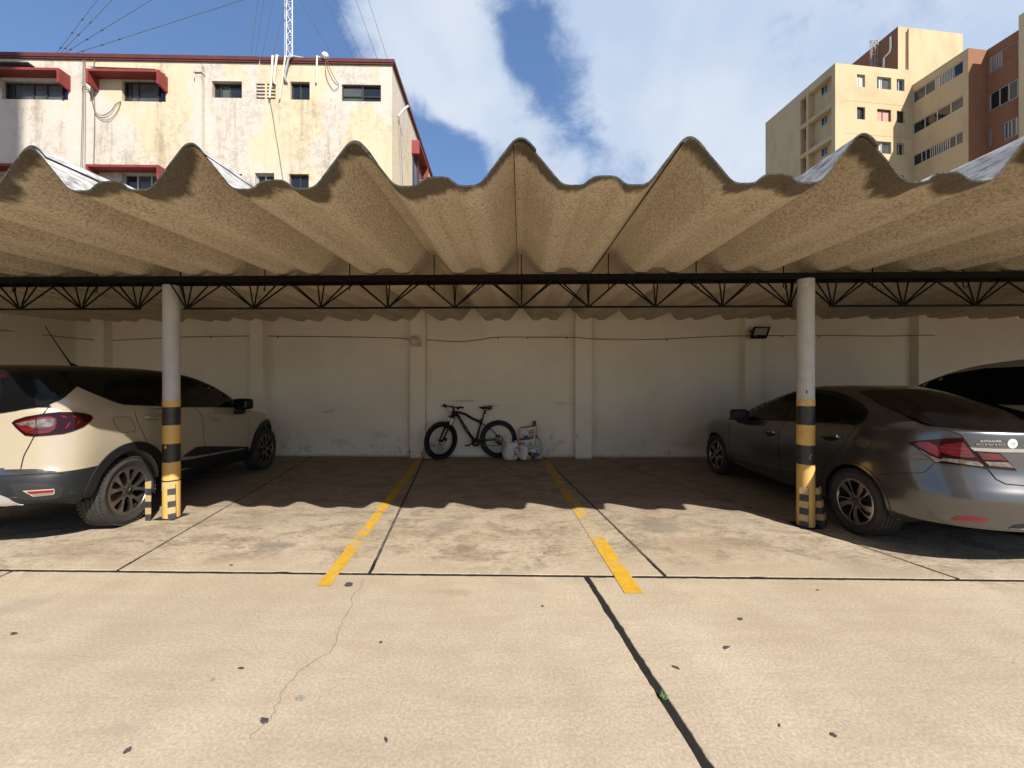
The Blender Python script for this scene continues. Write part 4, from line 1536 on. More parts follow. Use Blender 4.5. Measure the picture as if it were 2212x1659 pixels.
def split_mesh(me, key, mats, names, parent, smooth=38):
    """split faces into named parts by key(center, normal)"""
    groups = {}
    for p in me.polygons:
        g = key(p.center, p.normal)
        if g == 'well':
            g = ('well', p.center.x > 1.2, p.center.y > 0)
        groups.setdefault(g, []).append(p.index)
    res = {}
    for g_, idx in groups.items():
        g = g_[0] if isinstance(g_, tuple) else g_
        used, vs, fs = {}, [], []
        for i in idx:
            f = []
            for v in me.polygons[i].vertices:
                if v not in used:
                    used[v] = len(vs)
                    vs.append(tuple(me.vertices[v].co))
                f.append(used[v])
            fs.append(tuple(f))
        mb = MB().add(vs, fs)
        res[g] = mb.build(names[g], mats[g], parent, smooth, False)
    return res


class Skin:
    """lays panels on a car (or a bag): outlines seen in the photograph are carried on to the built surface"""
    def __init__(s, th, me, world=False):
        s.th = th
        s.M = th.matrix_basis.copy()
        s.I = s.M.inverted()
        s.bvh = BVHTree.FromPolygons([v.co.copy() for v in me.vertices], [tuple(p.vertices) for p in me.polygons])
        s.R = s.I.to_3x3()
        s.o = s.I @ CAM

    def hit(s, px, py, last=None):
        d = (s.R @ ray(px, py)).normalized()
        loc, n, i, dist = s.bvh.ray_cast(s.o, d)
        if loc is None:
            q = s.o + d * (last or 5.0)
            loc, n, i, dd = s.bvh.find_nearest(q)
            q = s.o + d * (loc - s.o).dot(d)
            loc, n, i, dd = s.bvh.find_nearest(q)
        if n.dot(d) > 0:
            n = -n
        return loc, n

    def patch(s, outline, name, m, parent, step=6.0, top=.003, depth=.006, smooth=False, mirror=False, sm=45):
        if smooth:
            outline = [tuple(p) for p in crom([Vector((*p, 0)) for p in outline], 5, True)]
        v2, tris = tri_poly(outline, step)
        P, N = [], []
        last = None
        for v in v2:
            loc, n = s.hit(v[0], v[1], last)
            last = (loc - s.o).length
            P.append(loc)
            N.append(n)
        # soften the normals a little
        o = shell(P, N, tris, top, depth, name, m, parent, False, sm)
        if mirror:
            o2 = shell([Vector((p.x, -p.y, p.z)) for p in P], [Vector((n.x, -n.y, n.z)) for n in N], tris, top, depth, name, m, parent, False, sm)
            return o, o2
        return o

    def seam(s, pts, name, m, parent, r=.0035, step=5.0, off=0.0, closed=False, smooth=True, mirror=False, flat=None):
        if smooth:
            pts = [tuple(p)[:2] for p in crom([Vector((*p, 0)) for p in pts], 5, closed)]
        q = dense(pts, step, closed)
        if closed:
            q = q + [q[0]]
        P = []
        last = None
        for v in q:
            loc, n = s.hit(v[0], v[1], last)
            last = (loc - s.o).length
            P.append(loc + n * off)
        o = MB().tube(P, r, 6).build(name, m, parent, 60, False)
        if mirror:
            MB().tube([Vector((p.x, -p.y, p.z)) for p in P], r, 6).build(name, m, parent, 60, False)
        return o

    def side(s, x, z, sgn):
        """point on the flank at car coordinates x, z"""
        loc, n, i, d = s.bvh.ray_cast(Vector((x, sgn * 3, z)), Vector((0, -sgn, 0)))
        if loc is None:
            loc, n, i, d = s.bvh.find_nearest(Vector((x, sgn * .9, z)))
        if n.y * sgn < 0:
            n = -n
        return loc, n

    def side_patch(s, outline, name, m, parent, sgn, step=.05, top=.003, depth=.006, smooth=False, sm=45):
        if smooth:
            outline = [tuple(p) for p in crom([Vector((*p, 0)) for p in outline], 5, True)]
        v2, tris = tri_poly(outline, step)
        PN = [s.side(v[0], v[1], sgn) for v in v2]
        return shell([p for p, n in PN], [n for p, n in PN], tris, top, depth, name, m, parent, False, sm)

    def dir_patch(s, outline, to3, dirv, name, m, parent, step=.05, top=.003, depth=.006, smooth=False, sm=45):
        """outline in a plane, thrown on to the body along dirv"""
        if smooth:
            outline = [tuple(p) for p in crom([Vector((*p, 0)) for p in outline], 5, True)]
        v2, tris = tri_poly(outline, step)
        P, N = [], []
        for v in v2:
            o = to3(v[0], v[1])
            loc, n, i, d = s.bvh.ray_cast(o, dirv)
            if loc is None:
                loc, n, i, d = s.bvh.find_nearest(o + dirv * 2)
            if n.dot(dirv) > 0:
                n = -n
            P.append(loc)
            N.append(n)
        return shell(P, N, tris, top, depth, name, m, parent, False, sm)

    def plane_pt(s, px, py, y):
        d = s.R @ ray(px, py)
        return s.o + d * ((y - s.o.y) / d.y)


TYRE_CACHE = {}


def rot2(p, a):
    return (p[0] * math.cos(a) - p[1] * math.sin(a), p[0] * math.sin(a) + p[1] * math.cos(a))


def make_wheel(parent, hub, side, Rt, width, Rr, style, steer=0.0):
    """wheel part with tyre, rim ... as sub-parts; outer face looks to -y, turned for the other side"""
    w_ = part('wheel', parent, hub)
    w_.rotation_euler = (0, random.uniform(0, 6), (0 if side < 0 else math.pi) + steer)
    key = (style, Rt)
    if key not in TYRE_CACHE:
        hw = width / 2
        sw = Rt - Rr
        prof = [(-hw + .022, Rr - .012), (-hw + .012, Rr + .004), (-hw + .002, Rr + sw * .3), (-hw - .006, Rr + sw * .55), (-hw + .004, Rt - .026), (-hw + .014, Rt - .012), (-hw + .028, Rt - .004)]
        x = -hw + .03
        grooves = 4
        pitch = (width - .06) / grooves
        for g in range(grooves):
            prof += [(x, Rt - .0015), (x + pitch * .38, Rt), (x + pitch * .40, Rt - .008), (x + pitch * .58, Rt - .008), (x + pitch * .60, Rt)]
            x += pitch
        prof += [(-p, r) for p, r in reversed(prof[:7])]
        tm = MB().lathe(prof, 72)
        # shoulder blocks
        for sgn in (-1, 1):
            for k in range(52):
                a = 2 * math.pi * (k + .25) / 52
                Mx = Matrix.Rotation(-a, 4, 'Y') @ Matrix.Translation((Rt - .0105, sgn * (hw - .018), 0)) @ Matrix.Rotation(sgn * R(-28), 4, 'Z')
                tm.obox(Mx, (.011, .030, 2 * math.pi * Rt / 52 * .62))
        tyre_me = tm.mesh('tyre', M_TYRE, 35)
        bm_ = MB().lathe([(-hw + .02, Rr - .012), (-hw + .03, Rr - .022), (hw * .3, Rr - .04), (hw * .35, .08), (hw * .3, .04)], 48)
        barrel_me = bm_.mesh('rim_barrel', M_WELL, 40)
        disc_me = MB().lathe([(.012, .0), (.012, .13), (.022, .132), (.022, .09)], 40).mesh('brake_disc', mat('brake_disc_steel', (.16, .13, .11), .5, .7), 40)
        TYRE_CACHE[key] = [tyre_me, barrel_me, disc_me, None]
    tyre_me, barrel_me, disc_me, face = TYRE_CACHE[key][:4]
    hw = width / 2
    link('tyre', tyre_me, w_, False)
    link('rim_barrel', barrel_me, w_, False)
    link('brake_disc', disc_me, w_, False)
    if face is None:
        holes = []
        Ro = Rr - .014
        n = 5
        if style == 'y':
            for k in range(n):
                a = 2 * math.pi * k / n
                long_ = [(.062, 0), (.075, .022), (.11, .032), (.16, .040), (Ro - .022, .036), (Ro - .012, .02), (Ro - .012, -.02), (Ro - .022, -.036), (.16, -.040), (.11, -.032), (.075, -.022)]
                holes.append([rot2(p, a) for p in [tuple(q)[:2] for q in crom([Vector((*h, 0)) for h in long_], 3, True)]])
                b = a + math.pi / n
                sm_ = [(.105, 0), (.125, .016), (Ro - .028, .034), (Ro - .014, .022), (Ro - .014, -.022), (Ro - .028, -.034), (.125, -.016)]
                holes.append([rot2(p, b) for p in [tuple(q)[:2] for q in crom([Vector((*h, 0)) for h in sm_], 3, True)]])
        else:
            for k in range(n):
                a = 2 * math.pi * k / n
                wide = [(.058, .006), (.085, .030), (.13, .052), (Ro - .012, .088), (Ro - .006, .050), (Ro - .006, 0), (Ro - .008, -.030), (.13, -.026), (.085, -.018)]
                holes.append([rot2(p, a) for p in wide])
                b = a + math.pi / n
                nar = [(.062, -.004), (.10, .008), (.145, .014), (Ro - .010, .040), (Ro - .006, .015), (Ro - .010, -.012), (.14, -.020), (.095, -.016)]
                holes.append([rot2(p, b) for p in nar])
        outer = [((Ro) * math.cos(2 * math.pi * k / 72), Ro * math.sin(2 * math.pi * k / 72)) for k in range(72)]
        zf = lambda x, z: -hw + .030 - .018 * math.exp(-((math.hypot(x, z) - Ro * .75) / (Ro * .45)) ** 2)
        o = plate(outer, holes, zf, .022, 'rim', M_RIMB if style == 'y' else M_RIMS, w_, mi_side=M_RIMK)
        TYRE_CACHE[key][3] = o.data
        lip = MB().lathe([(-hw + .030, Ro - .006), (-hw + .016, Ro + .002), (-hw + .010, Rr - .008), (-hw + .014, Rr + .002), (-hw + .03, Rr)], 72).mesh('rim_lip', M_RIMB if style == 'y' else M_RIMS, 40)
        cap = MB().lathe([(-hw + .006, 0.0001), (-hw + .007, .022), (-hw + .014, .031), (-hw + .035, .031)], 24).mesh('hub_cap', M_RIMK, 40)
        eb = MB()
        y0 = -hw + .004
        if style == 'y':    # a hollow lozenge
            ro, ri = [(0, .021), (.014, 0), (0, -.021), (-.014, 0)], [(0, .012), (.007, 0), (0, -.012), (-.007, 0)]
            for i in range(4):
                j = (i + 1) % 4
                eb.hexa([(ro[i][0], y0, ro[i][1]), (ro[j][0], y0, ro[j][1]), (ri[j][0], y0, ri[j][1]), (ri[i][0], y0, ri[i][1])] + [(p[0], y0 + .004, p[1]) for p in (ro[i], ro[j], ri[j], ri[i])])
        else:               # an H in a rounded square outline
            for (x0, z0, x1, z1) in ((-.018, -.018, -.0155, .018), (.0155, -.018, .018, .018), (-.0155, .0155, .0155, .018), (-.0155, -.018, .0155, -.0155), (-.010, -.012, -.006, .012), (.006, -.012, .010, .012), (-.006, -.002, .006, .002)):
                eb.box((x0, y0, z0), (x1, y0 + .004, z1))
        emb = eb.mesh('emblem', M_CHROME)
        nut = MB()
        for k in range(5):
            a = 2 * math.pi * (k + .5) / 5
            nut.lathe([(-hw + .022, .001), (-hw + .020, .008), (-hw + .045, .009)], 8, (.052 * math.cos(a), 0, .052 * math.sin(a)))
        TYRE_CACHE[key] += [lip, cap, emb, nut.mesh('wheel_nuts', M_RIMK, 40)]
    else:
        link('rim', face, w_, False)
    for nm, me in zip(('rim_lip', 'hub_cap', 'emblem', 'wheel_nuts'), TYRE_CACHE[key][4:]):
        link(nm, me, w_, False)
    return w_


def handle_on(sk, a, b, parent, m, r=.013):
    """grip standing off the door between two photo points"""
    pa, na = sk.hit(*a)
    pb, nb = sk.hit(*b)
    P = [pa + na * .004, pa.lerp(pb, .08) + na * .028, pa.lerp(pb, .5) + na * .036, pa.lerp(pb, .92) + nb * .028, pb + nb * .004]
    return MB().tube(crom(P, 5), [r * .8] + [r] * 19 + [r * .8], 10).build('handle', m, parent, 60, False)


def axle_frame(rear, front, zh, out):
    """car pose from the two hubs seen; out = lateral distance of the wheel face (sign: which side is seen)"""
    a, b = ground(*rear, z=zh), ground(*front, z=zh)
    d = Vector((b.x - a.x, b.y - a.y, 0))
    wb = d.length
    d.normalize()
    left = Vector((-d.y, d.x, 0))
    o = Vector((a.x, a.y, 0)) - left * out
    return o, math.atan2(d.y, d.x), wb


# ---------------------------------------------------------------- cream crossover on the left
o, rz, wb = axle_frame(C1(1205, 1212), C2(1685, 1040), .345, -.85)
CC = thing('parked_car', 'cream crossover with a black roof parked nose to the wall by the left post', 'car', tuple(o), rz)
sl = [
    (.24, -.66, 3.20, .76, .45, 3.0, .7, 2.4), (.32, -.76, 3.36, .85, .42, 3.2, .8, 2.4), (.44, -.815, 3.44, .885, .40, 3.2, .9, 2.4),
    (.56, -.835, 3.47, .898, .40, 3.2, .95, 2.4), (.655, -.825, 3.465, .903, .40, 3.0, .95, 2.4), (.70, -.795, 3.455, .904, .42, 2.8, .95, 2.4),
    (.82, -.775, 3.42, .902, .44, 2.7, .95, 2.4), (.93, -.765, 3.33, .895, .45, 2.6, .9, 2.4), (1.00, -.76, 3.24, .886, .45, 2.5, .85, 2.5),
    (1.05, -.755, 3.02, .878, .45, 2.5, .8, 2.6), (1.085, -.75, 2.72, .870, .45, 2.5, .7, 2.8), (1.12, -.745, 2.46, .862, .45, 2.4, .6, 2.8),
    (1.25, -.73, 2.20, .815, .36, 2.5, .5, 2.9), (1.38, -.71, 1.92, .760, .32, 2.5, .45, 2.9), (1.47, -.70, 1.66, .715, .30, 2.5, .42, 2.8),
    (1.545, -.68, 1.38, .67, .30, 2.5, .4, 2.7), (1.590, -.52, 1.06, .60, .4, 2.4, .4, 2.4), (1.610, -.20, .80, .46, .2, 2.2, .2, 2.2)]


def def_cc(x, y, z, w):
    f = max(0, 1 - abs(z - 1.10) / .42)
    z2 = z + f * (1.2 - x) * .060
    yy = y * (1 - .006 * max(0, math.sin((z - .45) * 9)) * (1 if .45 < z < .85 else 0))
    s_ = max(0, min(1, (z - 1.42) / .15))
    z2 += .012 * s_ * s_ * (3 - 2 * s_) * (1 - (y / .75) ** 2)
    if x < -.15 and z < .50:           # the tail tucks up behind the wheels
        k_ = max(0, min(1, (-x - .15) / .5))
        k_ = k_ * k_ * (3 - 2 * k_)
        z2 += (.430 - z) * .86 * k_ if z < .430 else 0
    # plan bow of the flank
    yy *= 1 - .012 * ((x - 1.3) / 2.0) ** 2
    return (x, yy, z2)


body = car_mesh(sl, def_cc)
SKC = Skin(CC, body)
HUB = .345
body = cut_wells(body, (0, wb), HUB, .415, .62)


def key_cc(c, n):
    for ax in (0, wb):
        if math.hypot(c.x - ax, c.z - HUB) < .414 and abs(c.y) > .6:
            return 'well'
    belt = 1.12 + (1.2 - c.x) * .057
    if c.z > belt + .012 and c.x < 2.52:
        return 'roof'
    if c.x < -.25 and c.z < .675:
        return 'bumper'
    if c.x > 2.9 and c.z < .5:
        return 'fbumper'
    if c.z < .40:
        return 'sill'
    return 'body'


bp = split_mesh(body, key_cc, {'well': M_WELL, 'roof': M_GLOSSK, 'bumper': M_BUMP, 'fbumper': M_PLAST, 'sill': M_PLAST, 'body': M_CREAM}, {'well': 'wheel_well', 'roof': 'roof', 'bumper': 'rear_bumper', 'fbumper': 'front_bumper', 'sill': 'sill', 'body': 'body'}, CC)
BUMP = bp['bumper']
# wheel arch trim
for ax in (0, wb):
    for sg in (-1, 1):
        out_, inn = [], []
        for k in range(29):
            a = R(-14 + 208 * k / 28)
            out_.append((ax + .495 * math.cos(a), HUB + .005 + .490 * math.sin(a)))
            inn.append((ax + .412 * math.cos(a), HUB + .412 * math.sin(a)))
        SKC.side_patch(out_ + inn[::-1], 'wheel_arch', M_PLAST, CC, sg, .045, .014, .02)
# wheels
for ax in (0, wb):
    for sg in (-1, 1):
        make_wheel(CC, (ax, sg * .775, HUB), sg, HUB, .215, .238, 'y', 0)
# fin of body colour rising into the roof, and rear window
SKC.patch([C1(730, 230), C1(800, 262), C1(900, 305), C1(1000, 345), C1(1080, 378), C1(1160, 400), C1(1260, 408), C1(1380, 413), C1(1500, 416), C1(1600, 418), C1(1600, 470), C1(1260, 462), C1(1000, 460), C1(700, 450), C1(500, 440), C1(470, 400), C1(575, 357), C1(610, 335), C1(660, 290)], 'rear_quarter', M_CREAM, CC, 5, .004, .01, mirror=True)
SKC.patch([C1(-500, 95), C1(-200, 105), C1(0, 115), C1(160, 118), C1(330, 132), C1(470, 152), C1(560, 176), C1(585, 205), C1(583, 260), C1(572, 320), C1(560, 348), C1(485, 388), C1(330, 425), C1(150, 458), C1(0, 480), C1(-250, 505), C1(-500, 515)], 'rear_window', M_CGLASS, CC, 4, .012, .01, mirror=True)
SKC.dir_patch([(-.36, 1.20), (0, 1.175), (.36, 1.20), (.36, 1.46), (0, 1.48), (-.36, 1.46)], lambda u, v: Vector((-3, u, v)), Vector((1, 0, 0)), 'rear_window', M_CGLASS, CC, .05, .009, .01)
SKC.patch([C1(-300, 105), C1(0, 120), C1(60, 124), C1(92, 140), C1(70, 152), C1(0, 157), C1(-300, 150)], 'brake_light', M_TL, CC, 4, .018, .01)
# side windows
wn = SKC.patch([C1(1000, 210), C1(1020, 180), C1(1100, 160), C1(1300, 150), C1(1480, 148), C1(1580, 152), C1(1600, 390), C1(1500, 400), C1(1200, 385), C1(1120, 360), C1(1040, 322), C1(985, 290)], 'side_window', M_CGLASS, CC, 6, .005, .008, mirror=True)
SKC.patch([C2(560, 200), C2(720, 190), C2(850, 200), C2(1000, 238), C2(1120, 292), C2(1205, 345), C2(1250, 440), C2(1290, 545), C2(1000, 540), C2(600, 528)], 'side_window', M_CGLASS, CC, 6, .005, .008, mirror=True)
SKC.patch([C2(1222, 350), C2(1290, 398), C2(1350, 445), C2(1372, 545), C2(1312, 543), C2(1268, 450)], 'side_window', M_CGLASS, CC, 5, .005, .008, mirror=True)
# doors
dr = SKC.patch([C1(1262, 420), C1(1290, 520), C1(1320, 600), C1(1360, 680), C1(1388, 752), C1(1450, 800), C2(390, 1040), C2(560, 1085), C2(700, 1035), C2(860, 1004), C2(962, 1000), C2(938, 850), C2(934, 690), C2(898, 612), C2(850, 558), C2(590, 546), C2(400, 538)], 'rear_door', M_CREAM, CC, 7, .0025, .006, mirror=True)[0]
df = SKC.patch([C2(856, 560), C2(904, 612), C2(942, 690), C2(946, 850), C2(970, 1000), C2(1200, 1006), C2(1478, 1006), C2(1491, 760), C2(1491, 620), C2(1480, 575), C2(1370, 570)], 'front_door', M_CREAM, CC, 7, .0025, .006, mirror=True)[0]
SKC.seam([C1(1262, 415), C1(1290, 520), C1(1320, 600), C1(1360, 680), C1(1388, 755)], 'door_gap', M_GAP, CC, .0035, mirror=True)
SKC.seam([C2(852, 553), C2(901, 612), C2(938, 690), C2(942, 850), C2(966, 1005)], 'door_gap', M_GAP, CC, .0035, mirror=True)
SKC.seam([C2(1484, 575), C2(1492, 650), C2(1492, 760), C2(1480, 1008)], 'door_gap', M_GAP, CC, .003, mirror=True)
handle_on(SKC, C2(228, 665), C2(400, 672), dr, M_CREAM)
handle_on(SKC, C2(978, 692), C2(1112, 696), df, M_CREAM)
SKC.patch([C2(300, 632), C2(345, 620), C2(385, 640), C2(392, 690), C2(350, 706), C2(305, 690)], 'handle_recess', mat('recess_shadow', (.36, .29, .19), .5), dr, 4, .004, .006, True)
SKC.patch([C2(1022, 668), C2(1055, 660), C2(1085, 676), C2(1088, 712), C2(1055, 726), C2(1025, 714)], 'handle_recess', MATS['recess_shadow'], df, 3, .004, .006, True)
# fuel flap, tailgate and hood gaps
SKC.seam([C1(1075, 535), C1(1110, 518), C1(1220, 518), C1(1247, 550), C1(1282, 620), C1(1270, 652), C1(1160, 662), C1(1128, 640), C1(1085, 570)], 'fuel_flap', M_GAP, CC, .0022, closed=True)
SKC.seam([C1(482, 398), C1(440, 450), C1(408, 492)], 'tailgate_gap', M_GAP, CC, .0045, mirror=True)
SKC.seam([C1(323, 702), C1(272, 800), C1(226, 890), C1(198, 1008)], 'tailgate_gap', M_GAP, CC, .0045, mirror=True)
SKC.seam([C2(1560, 520), C2(1620, 565), C2(1692, 588), C2(1730, 615)], 'hood_gap', M_GAP, CC, .003, mirror=True)
# tail lamp
tl = SKC.patch([C1(116, 572), C1(150, 545), C1(250, 513), C1(400, 488), C1(560, 471), C1(700, 471), C1(800, 483), C1(858, 503), C1(875, 527), C1(850, 562), C1(780, 612), C1(690, 650), C1(600, 676), C1(460, 691), C1(320, 700), C1(240, 691), C1(196, 655), C1(150, 612)], 'tail_light', M_TL, CC, 4, .010, .012, mirror=True)[0]
SKC.patch([C1(150, 575), C1(250, 545), C1(370, 520), C1(480, 512), C1(535, 530), C1(540, 580), C1(520, 635), C1(470, 665), C1(340, 678), C1(250, 665), C1(205, 628), C1(170, 600)], 'red_lens', M_TLR2, tl, 4, .014, .008)
SKC.patch([C1(162, 580), C1(250, 560), C1(345, 545), C1(345, 620), C1(310, 622), C1(262, 592), C1(205, 596)], 'clear_lens', M_TLW, tl, 3, .017, .006)
SKC.patch([C1(360, 543), C1(440, 533), C1(505, 535), C1(522, 552), C1(515, 595), C1(480, 608), C1(400, 616), C1(352, 622)], 'clear_lens', M_TLW, tl, 3, .017, .006)
for q in (((570, 505), (610, 508), (640, 525), (600, 520)), ((640, 590), (660, 565), (664, 580), (630, 625), (615, 630)), ((730, 575), (748, 548), (748, 562), (725, 592)), ((680, 505), (715, 512), (720, 522), (690, 514))):
    SKC.patch([C1(*p) for p in q], 'red_lens', M_TLR, tl, 3, .013, .006)
SKC.seam([C1(377, 495), C1(360, 560), C1(345, 640), C1(330, 698)], 'lamp_gap', M_GAP, tl, .004, off=.012)
# bumper trims
SKC.patch([C1(-400, 1042), C1(-150, 1028), C1(0, 1017), C1(170, 1012), C1(380, 1012), C1(470, 1022), C1(545, 1043), C1(600, 1050), C1(480, 1058), C1(300, 1062), C1(0, 1078), C1(-400, 1092)], 'bumper_trim', M_DCHR, BUMP, 5, .010, .012, mirror=True)
SKC.dir_patch([(-.5, .655), (.5, .655), (.5, .735), (-.5, .735)], lambda u, v: Vector((-3, u, v)), Vector((1, 0, 0)), 'bumper_trim', M_DCHR, BUMP, .05, .008, .012)
SKC.patch([C1(130, 1150), C1(400, 1150), C1(560, 1165), C1(600, 1200), C1(540, 1290), C1(300, 1300), C1(180, 1290), C1(120, 1200)], 'bumper_recess', mat('dark_plastic', (.016, .017, .019), .5), BUMP, 5, .004, .008, True)
rf_ = SKC.patch([C1(218, 1215), C1(515, 1196), C1(518, 1236), C1(500, 1252), C1(320, 1269)], 'reflector', mat('reflector_frame', (.4, .36, .29), .4), BUMP, 4, .008, .01)
SKC.patch([C1(256, 1221), C1(510, 1204), C1(506, 1226), C1(288, 1243)], 'red_strip', M_REFL, rf_, 4, .011, .008)
SKC.patch([C1(300, 1246), C1(505, 1230), C1(495, 1248), C1(325, 1263)], 'clear_strip', mat('dull_lens', (.2, .17, .14), .4), rf_, 4, .010, .008)
SKC.patch([C1(-400, 1225), C1(-100, 1235), C1(0, 1256), C1(70, 1283), C1(130, 1320), C1(222, 1358), C1(0, 1362), C1(-400, 1370)], 'skid_plate', mat('satin_silver', (.42, .40, .37), .4, .3), BUMP, 5, .008, .01, mirror=True)
SKC.dir_patch([(-.42, .47), (.42, .47), (.42, .54), (-.42, .54)], lambda u, v: Vector((-3, u, v)), Vector((1, 0, 0)), 'skid_plate', MATS['satin_silver'], BUMP, .05, .006, .01)
# bright strip along the lower door
SKC.patch([C2(560, 1180), C2(700, 1130), C2(800, 1060), C2(860, 1018), C2(965, 1010), C2(1300, 1012), C2(1485, 1016), C2(1490, 1045), C2(1440, 1200), C2(1000, 1240), C2(560, 1300)], 'door_cladding', M_PLAST, CC, 7, .006, .01, mirror=True)
SKC.patch([C2(575, 1190), C2(650, 1130), C2(730, 1140), C2(850, 1128), C2(1005, 1104), C2(1010, 1120), C2(850, 1152), C2(700, 1178)], 'door_strip', mat('worn_silver_strip', (.3, .27, .23), .45, .3), CC, 4, .011, .008, mirror=True)
SKC.patch([C2(1015, 1102), C2(1200, 1070), C2(1430, 1032), C2(1432, 1042), C2(1200, 1084), C2(1018, 1122)], 'door_strip', MATS['worn_silver_strip'], CC, 4, .011, .008, mirror=True)
# mirrors, aerial
for sg in (-1, 1):
    c = SKC.plane_pt(*C2(1428, 500), -.99)
    c = Vector((c.x, c.y * -sg, c.z))
    bmx = bmesh.new()
    bmesh.ops.create_cube(bmx, size=1)
    bmesh.ops.bevel(bmx, geom=bmx.edges[:] + bmx.verts[:], offset=.28, segments=4, profile=.6, affect='EDGES')
    me = bpy.data.meshes.new('mirror')
    bmx.to_mesh(me)
    bmx.free()
    me.transform(Matrix.Translation(c) @ Matrix.Rotation(R(12) * sg, 4, 'Z') @ Matrix.Diagonal((.17, .23, .16, 1)))
    me.polygons.foreach_set('use_smooth', [True] * len(me.polygons))
    me.materials.append(M_GLOSSK)
    mr = link('mirror', me, CC, False)
    MB().hexa([(c.x - .05, c.y + sg * -.02, c.z - .15), (c.x + .07, c.y + sg * -.02, c.z - .15), (c.x + .07, c.y - sg * .13, c.z - .15), (c.x - .05, c.y - sg * .13, c.z - .15), (c.x - .05, c.y + sg * .02, c.z - .06), (c.x + .05, c.y + sg * .02, c.z - .06), (c.x + .07, c.y - sg * .13, c.z - .1), (c.x - .05, c.y - sg * .13, c.z - .1)]).build('mirror_foot', M_PLAST, mr, None, False)
ab = Vector((.38, 0, 1.615))
MB().tube([ab + Vector((.06, 0, -.02)), ab + Vector((.0, 0, .02)), ab + Vector((-.03, 0, .045))], [.035, .026, .012], 10).tube([ab + Vector((-.03, 0, .04)), ab + Vector((-.15, 0, .20)), ab + Vector((-.30, 0, .42))], [.008, .006, .004], 6).build('antenna', M_PLAST, CC, 60, False)

# ---------------------------------------------------------------- grey sedan on the right
o, rz, wb = axle_frame(C4(50, 1255), C3(215, 835), .312, .845)
GS = thing('parked_car', 'dark grey sedan parked nose to the wall by the right post', 'car', tuple(o), rz)
sl = [
    (.18, -.66, 3.15, .72, .40, 2.8, .7, 2.3), (.235, -.84, 3.34, .82, .50, 2.6, .9, 2.3), (.33, -.915, 3.43, .862, .55, 2.5, 1.0, 2.3), (.44, -.945, 3.54, .872, .58, 2.5, .9, 2.4),
    (.56, -.965, 3.56, .868, .60, 2.5, 1.0, 2.3), (.62, -.955, 3.56, .870, .60, 2.4, .9, 2.4), (.68, -.925, 3.55, .873, .60, 2.4, .9, 2.4), (.75, -.892, 3.53, .878, .60, 2.4, .9, 2.4), (.83, -.885, 3.45, .876, .60, 2.4, .9, 2.4),
    (.885, -.88, 3.36, .866, .58, 2.4, .9, 2.4), (.925, -.878, 3.20, .855, .56, 2.4, .9, 2.4), (.96, -.878, 2.98, .845, .54, 2.4, .8, 2.6), (.99, -.872, 2.70, .835, .52, 2.4, .7, 2.7),
    (1.015, -.85, 2.46, .82, .5, 2.5, .65, 2.7), (1.032, -.72, 2.36, .80, .45, 2.6, .6, 2.7), (1.05, -.56, 2.28, .785, .40, 2.7, .55, 2.7),
    (1.12, -.36, 2.10, .755, .38, 2.6, .5, 2.8), (1.22, -.10, 1.85, .705, .4, 2.4, .5, 2.7), (1.31, .17, 1.56, .655, .4, 2.3, .45, 2.6), (1.37, .42, 1.26, .60, .35, 2.3, .4, 2.5),
    (1.400, .62, 1.02, .52, .2, 2.2, .2, 2.2)]


def def_gs(x, y, z, w):
    f = max(0, 1 - abs(z - 1.0) / .35)
    z2 = z + f * (1.0 - x) * .036
    s_ = max(0, min(1, (z - 1.2) / .2))
    z2 += .022 * s_ * s_ * (3 - 2 * s_) * (1 - (y / .7) ** 2)
    yy = y
    if x < -.2 and z < .335:            # the tail tucks up behind the wheels
        k_ = max(0, min(1, (-x - .2) / .4))
        z2 += (.335 - z) * .88 * k_ * k_ * (3 - 2 * k_)
    if .80 < z < .95:
        yy *= 1 + .004 * math.sin((z - .80) / .15 * math.pi)
    if .3 < z < .62:
        yy *= 1 - .016 * math.sin((z - .3) / .32 * math.pi) * max(0, 1 - abs(x - 1.3) / 1.2)
    yy *= 1 - .014 * ((x - 1.3) / 2.0) ** 2
    return (x, yy, z2)


body = car_mesh(sl, def_gs)
SKG = Skin(GS, body)
HUB = .312
body = cut_wells(body, (0, wb), HUB, .352, .60)


def key_gs(c, n):
    for ax in (0, wb):
        if math.hypot(c.x - ax, c.z - HUB) < .351 and abs(c.y) > .58:
            return 'well'
    if c.z < .225:
        return 'under'
    return 'body'


split_mesh(body, key_gs, {'well': M_WELL, 'under': M_PLAST, 'body': M_GREYP}, {'well': 'wheel_well', 'under': 'underbody', 'body': 'body'}, GS)
for ax in (0, wb):
    for sg in (-1, 1):
        out_, inn = [], []
        for k in range(27):
            a = R(-8 + 196 * k / 26)
            out_.append((ax + .378 * math.cos(a), HUB + .378 * math.sin(a)))
            inn.append((ax + .350 * math.cos(a), HUB + .350 * math.sin(a)))
        SKG.side_patch(out_ + inn[::-1], 'wheel_arch', M_GREYP, GS, sg, .04, .006, .012)
        make_wheel(GS, (ax, sg * .765, HUB), sg, HUB, .205, .212, 's', 0)
